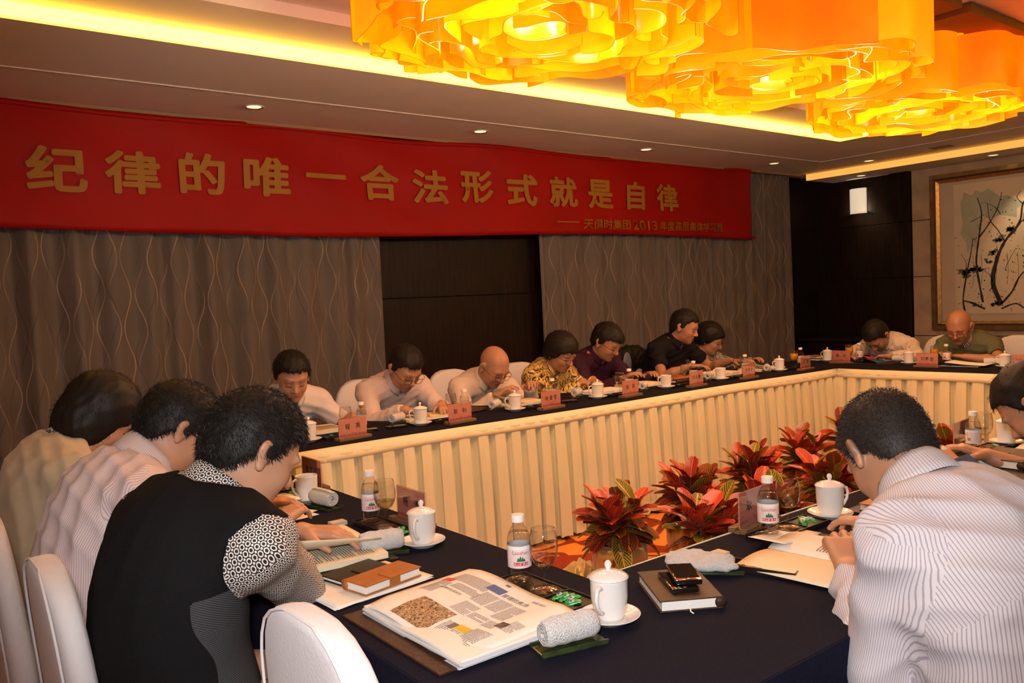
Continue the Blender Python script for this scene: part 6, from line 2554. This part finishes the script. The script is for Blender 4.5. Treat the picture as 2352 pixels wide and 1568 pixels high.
# --- right table: papers, pad, notebook with phones, towel, pen tray
pad(1.80, 1.12, 0.34, 0.24, 0.05, M_padblk, 'black desk pad under the open folder of the bent man')
fo = empty('open_folder', (1.765, 1.115, TZ + 0.0055), 0.10, 'open cream folder of papers under the bent man', 'folder')
V, F = grid_mesh(10, 6, lambda a, b: Vector((-0.175 + 0.175 * a, -0.125 + 0.25 * b, 0.003 + 0.010 * math.sin(PI * a) ** 0.8)), 0.001)
mesh_obj('left_leaf', V, F, M_page, fo, True)
V, F = grid_mesh(10, 6, lambda a, b: Vector((0.175 * a, -0.115 + 0.25 * b, 0.003 + 0.014 * math.sin(PI * a) ** 0.7)), 0.001)
rl = mesh_obj('right_leaf', V, F, M_paper, fo, True)
a, b = lines_patch(lambda u, v: Vector((u, v, 0.0036 + 0.014 * math.sin(PI * min(1, max(0, u / 0.175))) ** 0.7)), 0.025, 0.15, -0.10, 0.02, 0.008, 9)
mesh_obj('printed_text', a, b, M_print, rl)['kind'] = 'stuff'
V, F = grid_mesh(6, 6, lambda a, b: Vector((-0.17 + 0.34 * a, -0.135 + 0.25 * b, 0.0016)), 0.0012)
mesh_obj('under_sheet', V, F, mat('lilac_paper', (0.66, 0.60, 0.66), 0.8), fo)
V, F = grid_mesh(8, 6, lambda a, b: (lambda p: Vector((p[0], p[1], 0.004 + 0.018 * (1 - a) ** 2)))((0.0 + 0.20 * a, 0.09 + 0.10 * b)), 0.001)
mesh_obj('loose_sheet', V, F, M_paper, fo, True)

notebook(1.360, 1.205, TZ, 0.19, 0.135, 0.026, R(-122) + PI, M_darkl, 'brown leather notebook under the two black phones', False, True)


def phone(x, y, z, w, h, t, ang, label):
    r = empty('phone', (x, y, z), ang, label, 'phone', 'black mobile phones')
    MB().box(-w / 2, w / 2, -h / 2, h / 2, 0, t, bev=0.003).build('body', M_phone, r, angle=40)
    MB().box(-w / 2 + .004, w / 2 - .004, -h / 2 + .014, h / 2 - .010, t, t + 0.0006).build('screen', mat('phone_screen', (0.004, 0.003, 0.003), 0.05), r)
    MB().lathe([(0.0045, t), (0.004, t + 0.001), (0.0005, t + 0.001)], 14, (0, -h / 2 + 0.008, 0), cap0=False).build('button', M_chrome, r, True)
    return r


phone(1.355, 1.200, TZ + 0.0265, 0.060, 0.115, 0.011, R(-122) + PI / 2, 'thin black phone or pouch lying on the brown notebook')
phone(1.375, 1.200, TZ + 0.0385, 0.058, 0.112, 0.012, R(-128) + PI / 2, 'glossy black phone on top, with chrome button')
# crumpled towel
f = Field(np.array([-0.11, -0.075, -0.01]), np.array([0.11, 0.075, 0.06]), 0.0038)
for (x, y, z, a, b, c, r) in ((0, 0.01, 0.014, 0.085, 0.034, 0.016, 0.1), (0.01, -0.022, 0.012, 0.080, 0.024, 0.014, -0.12), (-0.03, 0.022, 0.022, 0.052, 0.022, 0.014, 0.2), (0.045, -0.004, 0.020, 0.036, 0.030, 0.016, 0.0)):
    f.ell((x, y, z), (a, b, c), rot_z(r), 0.008)
f.plane_cut((0, 0, 0.001), (0, 0, -1))
_V, _F = f.mesh()
_V = wrinkle(relax(_V, _F, 1, .5), _F, 0.004, 31, 120)
_V[:, 2] = np.maximum(_V[:, 2], 0.0006)
tag(obj_from('crumpled_towel', np_mesh('crumpled_towel', _V, _F, MATS['white_terry']), None, (1.520, 1.275, TZ + 0.008), (0, 0, R(-48))), 'crumpled white towel between the phones and the pen tray', 'towel')
tag(obj_from('towel_dish', ME_dish, None, (1.535, 1.250, TZ), (0, 0, R(-48) + PI / 2)), 'green glass dish under the crumpled towel', 'dish')
# pen tray
pt = empty('pen_tray', (1.600, 1.205, TZ), R(-72), 'long black pen tray with pens beside the crumpled towel', 'pen tray')
m = MB().box(-0.125, 0.125, -0.028, 0.028, 0, 0.004).box(-0.125, 0.125, -0.028, -0.025, 0.004, 0.016).box(-0.125, 0.125, 0.025, 0.028, 0.004, 0.016).box(-0.125, -0.122, -0.025, 0.025, 0.004, 0.016).box(0.122, 0.125, -0.025, 0.025, 0.004, 0.016)
m.build('tray_board', M_tray, pt)


def pen(x, y, z, ang, m, label, tilt=0.0, ln=0.13):
    r = empty('pen', (x, y, z), ang, label, 'pen')
    r.rotation_euler = (0, tilt, ang)
    MB().tube([(-ln / 2, 0, 0), (ln / 2 - .012, 0, 0)], 0.0042, 10).build('barrel', m, r, True)
    MB().tube([(ln / 2 - .012, 0, 0), (ln / 2, 0, 0)], [0.0040, 0.0008], 10).build('tip', M_chrome, r, True)
    MB().tube([(-ln / 2 + .002, 0, 0.0045), (-ln / 2 + .04, 0, 0.0055)], 0.001, 6).build('clip', M_chrome, r, True)
    return r


pen(1.598, 1.175, TZ + 0.0085, R(-72), M_phone, 'black pen lying in the pen tray')
pen(1.588, 1.212, TZ + 0.0085, R(-70), M_redc, 'red pencil in the pen tray', ln=0.16)
tag(MB().box(-0.026, 0.026, -0.018, 0.018, 0, 0.012, bev=0.001).build('matchbox', MATS['matchbox_card'], None, loc=(1.617, 1.300, TZ + 0.0045)), 'small pale box at the end of the pen tray', 'box')
notebook(2.36, 1.19, TZ + 0.0055, 0.24, 0.19, 0.022, 0.05, M_tanl, 'tan leather folder behind the bowed head of the bent man', False)
pad(2.42, 1.18, 0.40, 0.28, 0.05, M_padblk, 'black desk pad under the tan leather folder')
# far part of the right table
pad(3.05, 1.20, 0.42, 0.28, 0.03, M_padblk, 'black desk pad before the man at the right edge')
notebook(3.17, 1.24, TZ + 0.0055, 0.24, 0.18, 0.030, 0.0, M_darkl, 'brown leather folder with strap before the man at the right edge', True)
f = Field(np.array([-0.09, -0.06, -0.01]), np.array([0.09, 0.06, 0.05]), 0.006)
f.ell((0, 0, 0.012), (0.075, 0.040, 0.014), None, 0.0)
f.ell((-0.02, 0.005, 0.02), (0.045, 0.030, 0.012), None, 0.006)
f.plane_cut((0, 0, 0.001), (0, 0, -1))
_V, _F = f.mesh()
tag(obj_from('folded_towel', np_mesh('folded_towel', wrinkle(_V, _F, 0.003, 3, 120), _F, MATS['white_terry']), None, (2.955, 1.295, TZ + 0.0055), (0, 0, 0.1)), 'folded white towel before the man at the right edge', 'towel')
bk = empty('booklet', (2.800, 1.150, TZ), 0.15, 'blue booklet held by the man at the right edge', 'booklet')
bk.rotation_euler = (R(38), 0, 0.05)
MB().box(-0.085, 0.085, 0.0, 0.125, 0.0, 0.003).build('front_cover', M_bluec, bk)
MB().box(-0.083, 0.083, 0.002, 0.123, -0.006, 0.0).build('pages', M_paper, bk)
MB().box(-0.02, 0.0, 0.03, 0.07, 0.003, 0.0035).build('red_mark', M_redc, bk)
sh = empty('paper_sheets', (3.42, 1.22, TZ), 0.1, 'white sheets beside the cup by the right edge of the picture', 'paper')
V, F = grid_mesh(6, 6, lambda a, b: Vector(((a - .5) * 0.28, (b - .5) * 0.20, 0.002 + 0.01 * a * a)), 0.001)
mesh_obj('sheet', V, F, M_paper, sh)

# --- curtain table: what the people read
ob = 'open books on the far tables'
open_book(1.82, 4.155, TZ, 0.34, 0.22, 0.020, PI, M_bluec, M_page, 'open cream book under the pencil of the young man', 60, True, False, ob)
open_book(2.50, 4.12, TZ, 0.30, 0.20, 0.014, PI, M_paper, M_page, 'open book under the hands of the man in pale stripes', 62, False, False, ob)
open_book(3.22, 4.12, TZ, 0.34, 0.22, 0.016, PI, M_bluec, M_page, 'open book with a raised page before the bald man in white', 64, False, True, ob)
open_book(3.94, 4.08, TZ, 0.30, 0.20, 0.022, PI, M_paper, M_paper, 'open white book before the woman in the gold blouse', 66, False, False, ob)
open_book(4.36, 4.15, TZ, 0.32, 0.21, 0.020, PI, M_bluec, M_page, 'open book with lifted cover before the man in purple', 68, False, True, ob)
open_book(5.20, 4.10, TZ, 0.34, 0.22, 0.030, PI, M_paper, M_page, 'thick open book before the man in the black polo', 70, False, False, ob)
open_book(5.74, 4.10, TZ, 0.34, 0.22, 0.018, PI, M_paper, M_page, 'open white book near the juice glass by the corner', 72, False, True, ob)
notebook(2.82, 4.10, TZ, 0.18, 0.12, 0.020, 0.2, M_darkl, 'brown notebook beside the bald man in white', False)
notebook(4.72, 4.12, TZ, 0.22, 0.16, 0.020, 0.1, M_darkl, 'red-brown notebook between the purple shirt and the black polo', False)
notebook(4.72, 4.12, TZ + 0.0203, 0.20, 0.15, 0.018, -0.1, M_tanl, 'tan notebook stacked on the red-brown one', False)
pen(1.72, 4.10, 0.838, R(-50), M_redc, 'red pencil in the hand of the young man', 0.75, 0.15)
phone(2.21, 3.92, TZ, 0.055, 0.11, 0.011, 1.4, 'black phone on the table beside the second lidded cup')
phone(2.05, 3.95, TZ, 0.055, 0.11, 0.011, 1.2, 'black phone behind the first pink name card')
phone(3.46, 3.92, TZ, 0.055, 0.11, 0.011, 1.2, 'black phone between the bald man and the woman in gold')
# --- painting table
notebook(6.68, 4.20, TZ, 0.20, 0.14, 0.020, 1.4, M_darkl, 'lower brown notebook of the pair at the far corner', False)
notebook(6.69, 4.20, TZ + 0.0203, 0.19, 0.13, 0.018, 1.2, M_tanl, 'upper brown notebook of the pair at the far corner', False)
bk = empty('booklet', (6.60, 3.66, TZ), 0.0, 'blue booklet with red back before the man with the bowed head', 'booklet')
V, F = grid_mesh(10, 4, lambda a, b: Vector(((b - .5) * 0.16, (a - .5) * 0.26, 0.004 + 0.035 * math.sin(PI * a) ** 0.8 * (1 - 0.5 * b))), 0.002)
mesh_obj('front_cover', V, F, M_bluec, bk, True)
V, F = grid_mesh(10, 4, lambda a, b: Vector(((b - .5) * 0.15 + 0.06, (a - .5) * 0.20 + 0.06, 0.010 + 0.045 * math.sin(PI * a) ** 0.8 * (1 - 0.4 * b))), 0.002)
mesh_obj('red_leaf', V, F, M_redc, bk, True)
pad(6.56, 3.60, 0.26, 0.36, 0.0, M_padblk, 'black desk pad before the man with the bowed head')
pad(6.58, 2.90, 0.26, 0.36, 0.0, M_padblk, 'black desk pad before the bald man in the green polo')
sh = empty('paper_sheets', (6.56, 2.88, TZ + 0.0055), 0.1, 'white booklet and sheets under the hands of the bald man in green', 'paper')
for k in range(3):
    V, F = grid_mesh(6, 4, lambda a, b: Vector(((b - .5) * 0.20 + .01 * k, (a - .5) * 0.28 - .02 * k, 0.002 + 0.004 * k + 0.02 * a * a * (k == 2))), 0.0012)
    mesh_obj('sheet', V, F, M_paper if k != 1 else M_bluec, sh)

# ------------------------------------------------------------------ croton plants in the middle of the ring
def leaf_material(name, dark, vein, edge):
    m = bpy.data.materials.new(name)
    m.use_nodes = True
    n, l = nt(m)
    b = n['Principled BSDF']
    b.inputs['Roughness'].default_value = 0.28
    tc = n.new('ShaderNodeTexCoord')
    s = n.new('ShaderNodeSeparateXYZ')
    l.new(tc.outputs['UV'], s.inputs[0])
    au = math_node(n, l, 'ABSOLUTE', math_node(n, l, 'SUBTRACT', s.outputs[0], 0.5))
    ph = math_node(n, l, 'SUBTRACT', math_node(n, l, 'MULTIPLY', s.outputs[1], 11.0), math_node(n, l, 'MULTIPLY', au, 7.0))
    st = math_node(n, l, 'COMPARE', math_node(n, l, 'FRACT', ph), 0.5, 0.13)
    mid = math_node(n, l, 'LESS_THAN', au, 0.045)
    rim = math_node(n, l, 'GREATER_THAN', au, 0.455)
    v = math_node(n, l, 'MAXIMUM', math_node(n, l, 'MAXIMUM', st, mid), rim)
    inf = n.new('ShaderNodeObjectInfo')
    nz = n.new('ShaderNodeTexNoise')
    nz.inputs['Scale'].default_value = 9
    l.new(tc.outputs['Object'], nz.inputs['Vector'])
    base = mixcol(n, l, math_node(n, l, 'MULTIPLY', inf.outputs['Random'], nz.outputs['Fac']), dark, edge)
    c = mixcol(n, l, math_node(n, l, 'MULTIPLY', v, 0.85), base, vein)
    l.new(c, b.inputs['Base Color'])
    return m


LM = [leaf_material('croton_red', (0.10, 0.016, 0.010), (0.70, 0.075, 0.03), (0.62, 0.06, 0.03)),
      leaf_material('croton_dark', (0.022, 0.026, 0.009), (0.55, 0.10, 0.025), (0.20, 0.05, 0.015)),
      leaf_material('croton_green', (0.055, 0.075, 0.012), (0.62, 0.40, 0.05), (0.20, 0.19, 0.03)),
      leaf_material('croton_scarlet', (0.34, 0.022, 0.012), (0.78, 0.16, 0.07), (0.75, 0.07, 0.03))]


def leaf_mesh(m, bend, wid):
    nu, nv = 4, 8
    V, UV, F = [], [], []
    for j in range(nv + 1):
        t = j / nv
        w = wid * (math.sin(PI * min(1, t * 0.95 + 0.03)) ** 0.48) * (0.62 + 0.62 * t)
        for i in range(nu + 1):
            s = i / nu - 0.5
            x = s * 2 * w
            y = t
            z = bend * t * t - 0.0 + 0.35 * abs(s) * w * 2 + 0.015 * math.sin(t * 14) * abs(s) * 2
            V.append((x, y, z))
            UV.append((i / nu, t))
    for j in range(nv):
        for i in range(nu):
            F.append((j * 5 + i, j * 5 + i + 1, (j + 1) * 5 + i + 1, (j + 1) * 5 + i))
    me = bpy.data.meshes.new('leaf')
    me.from_pydata(V, [], F)
    lay = me.uv_layers.new(name='UVMap')
    lv = np.zeros(len(me.loops), dtype=np.int32)
    me.loops.foreach_get('vertex_index', lv)
    lay.data.foreach_set('uv', np.array(UV)[lv].ravel())
    me.shade_smooth()
    me.materials.append(m)
    return me


LEAF = [leaf_mesh(m, b, w) for m in LM for (b, w) in ((-0.18, 0.285), (-0.32, 0.25))]
M_satin = mat('gold_satin', (0.62, 0.40, 0.14), 0.28, metal=0.55, noise=(0.15, 6), sheen=0.4)
M_stem = mat('croton_stem', (0.06, 0.05, 0.025), 0.7)
M_soil = mat('potting_soil', (0.025, 0.016, 0.010), 0.95, noise=(0.4, 60))


def croton(x, y, seed, label, reds, sc=1.0, n=36, pot=True):
    rnd = random.Random(seed)
    t = empty('croton_plant', (x, y, 0), rnd.uniform(0, 6), label, 'plant', 'potted croton plants')
    wr = []
    for (r, z) in ((0.085, 0.0), (0.115, 0.04), (0.125, 0.12), (0.130, 0.20), (0.122, 0.235), (0.100, 0.245), (0.085, 0.225)):
        wr.append((r, z))
    V, F = [], []
    sg = 48
    for (r, z) in wr:
        for i in range(sg):
            a = 2 * PI * i / sg
            k = 1 + 0.05 * math.sin(a * 7 + z * 20 + seed) + 0.03 * math.sin(a * 13 + seed)
            V.append((r * k * math.cos(a), r * k * math.sin(a), z + 0.004))
    for j in range(len(wr) - 1):
        for i in range(sg):
            q = (i + 1) % sg
            F.append((j * sg + i, j * sg + q, (j + 1) * sg + q, (j + 1) * sg + i))
    mesh_obj('satin_wrapped_pot', V, F, M_satin, t, True)
    MB().lathe([(0.0005, 0.215), (0.092, 0.215)], 20, cap0=False, cap1=False).build('soil', M_soil, t)
    nst = 4
    for k in range(nst):
        a = 2 * PI * k / nst + rnd.random()
        hx, hy = 0.085 * math.cos(a), 0.085 * math.sin(a)
        hz = rnd.uniform(0.35, 0.43) * sc
        MB().tube([(hx * .3, hy * .3, 0.2), (hx * .7, hy * .7, 0.3), (hx, hy, hz)], [0.008, 0.007, 0.005], 8).build('stem', M_stem, t, True)
        m = n // nst
        for q in range(m):
            f_ = q / m
            az = a + q * 2.39996 + rnd.uniform(-.3, .3)
            el = R(-25 + 95 * f_ + rnd.uniform(-14, 14))
            L = rnd.uniform(0.135, 0.185) * (1.08 - 0.25 * f_) * sc
            zb = 0.22 + (hz - 0.20) * (0.35 + 0.65 * f_)
            r_ = rnd.random()
            if f_ > 0.45:
                mi = 3 if r_ < 0.30 * reds else (0 if r_ < 0.75 * reds else (1 if r_ < 0.85 else 2))
            else:
                mi = 1 if r_ < 0.58 else (2 if r_ < 0.86 else 0)
            me = LEAF[mi * 2 + rnd.randint(0, 1)]
            o = bpy.data.objects.new('leaf', me)
            d = Vector((math.cos(az) * math.cos(el), math.sin(az) * math.cos(el), math.sin(el)))
            side = Vector((-math.sin(az), math.cos(az), 0))
            nrm = side.cross(d) * -1
            side = d.cross(nrm)
            Mx = Matrix((side, d, nrm)).transposed().to_4x4()
            Mx = Mx @ Matrix.Rotation(rnd.uniform(-.35, .35), 4, 'Y')
            px = hx * (0.4 + 0.6 * f_)
            py = hy * (0.4 + 0.6 * f_)
            o.matrix_basis = Matrix.Translation((px, py, zb)) @ Mx @ Matrix.Diagonal((L, L, L, 1))
            link(o, t)
    return t


PL = [(2.72, 2.76, 'foremost croton in its gold satin pot, apart from the bank of plants', 0.95, 1.0), (2.80, 2.28, 'scarlet-topped croton next to the table with the phones', 1.25, 1.08), (3.26, 2.78, 'croton with tall upright leaves behind the foremost pot', 1.0, 1.08),
      (3.32, 2.34, 'dark croton behind the pink card of the bent man', 0.85, 1.0), (3.80, 2.80, 'greenish croton in the middle of the bank', 0.75, 1.05), (3.92, 2.40, 'red croton in the middle of the bank', 1.1, 1.05), (4.40, 2.86, 'red-topped croton left of the bowed head', 1.0, 1.05),
      (4.50, 2.42, 'croton just behind the bowed head of the bent man', 1.0, 1.05), (4.98, 2.86, 'farthest tall croton left of the bowed head', 1.1, 1.08), (5.10, 2.35, 'small croton showing right of the bowed head', 1.2, 1.0)]
for k, (x, y, lb, rd, sc) in enumerate(PL):
    croton(x, y, 30 + k, lb, rd * 0.68, sc, 76)
# loose end of gold satin on the carpet
f = Field(np.array([-0.16, -0.14, -0.01]), np.array([0.16, 0.14, 0.17]), 0.008)
f.ell((0, 0, 0.05), (0.10, 0.08, 0.075), None, 0.02)
f.ell((0.06, -0.05, 0.03), (0.08, 0.06, 0.045), None, 0.03)
f.plane_cut((0, 0, 0.002), (0, 0, -1))
_V, _F = f.mesh()
_V = wrinkle(_V, _F, 0.022, 8, 60)
_V[:, 2] = np.maximum(_V[:, 2], 0.001)
tag(obj_from('gold_cloth', np_mesh('gold_cloth', _V, _F, mat('yellow_satin', (0.72, 0.50, 0.16), 0.30, metal=0.4, sheen=0.4)), None, (2.66, 2.97, 0.0)), 'bunched yellow satin cloth on the carpet beside the foremost pot', 'cloth')
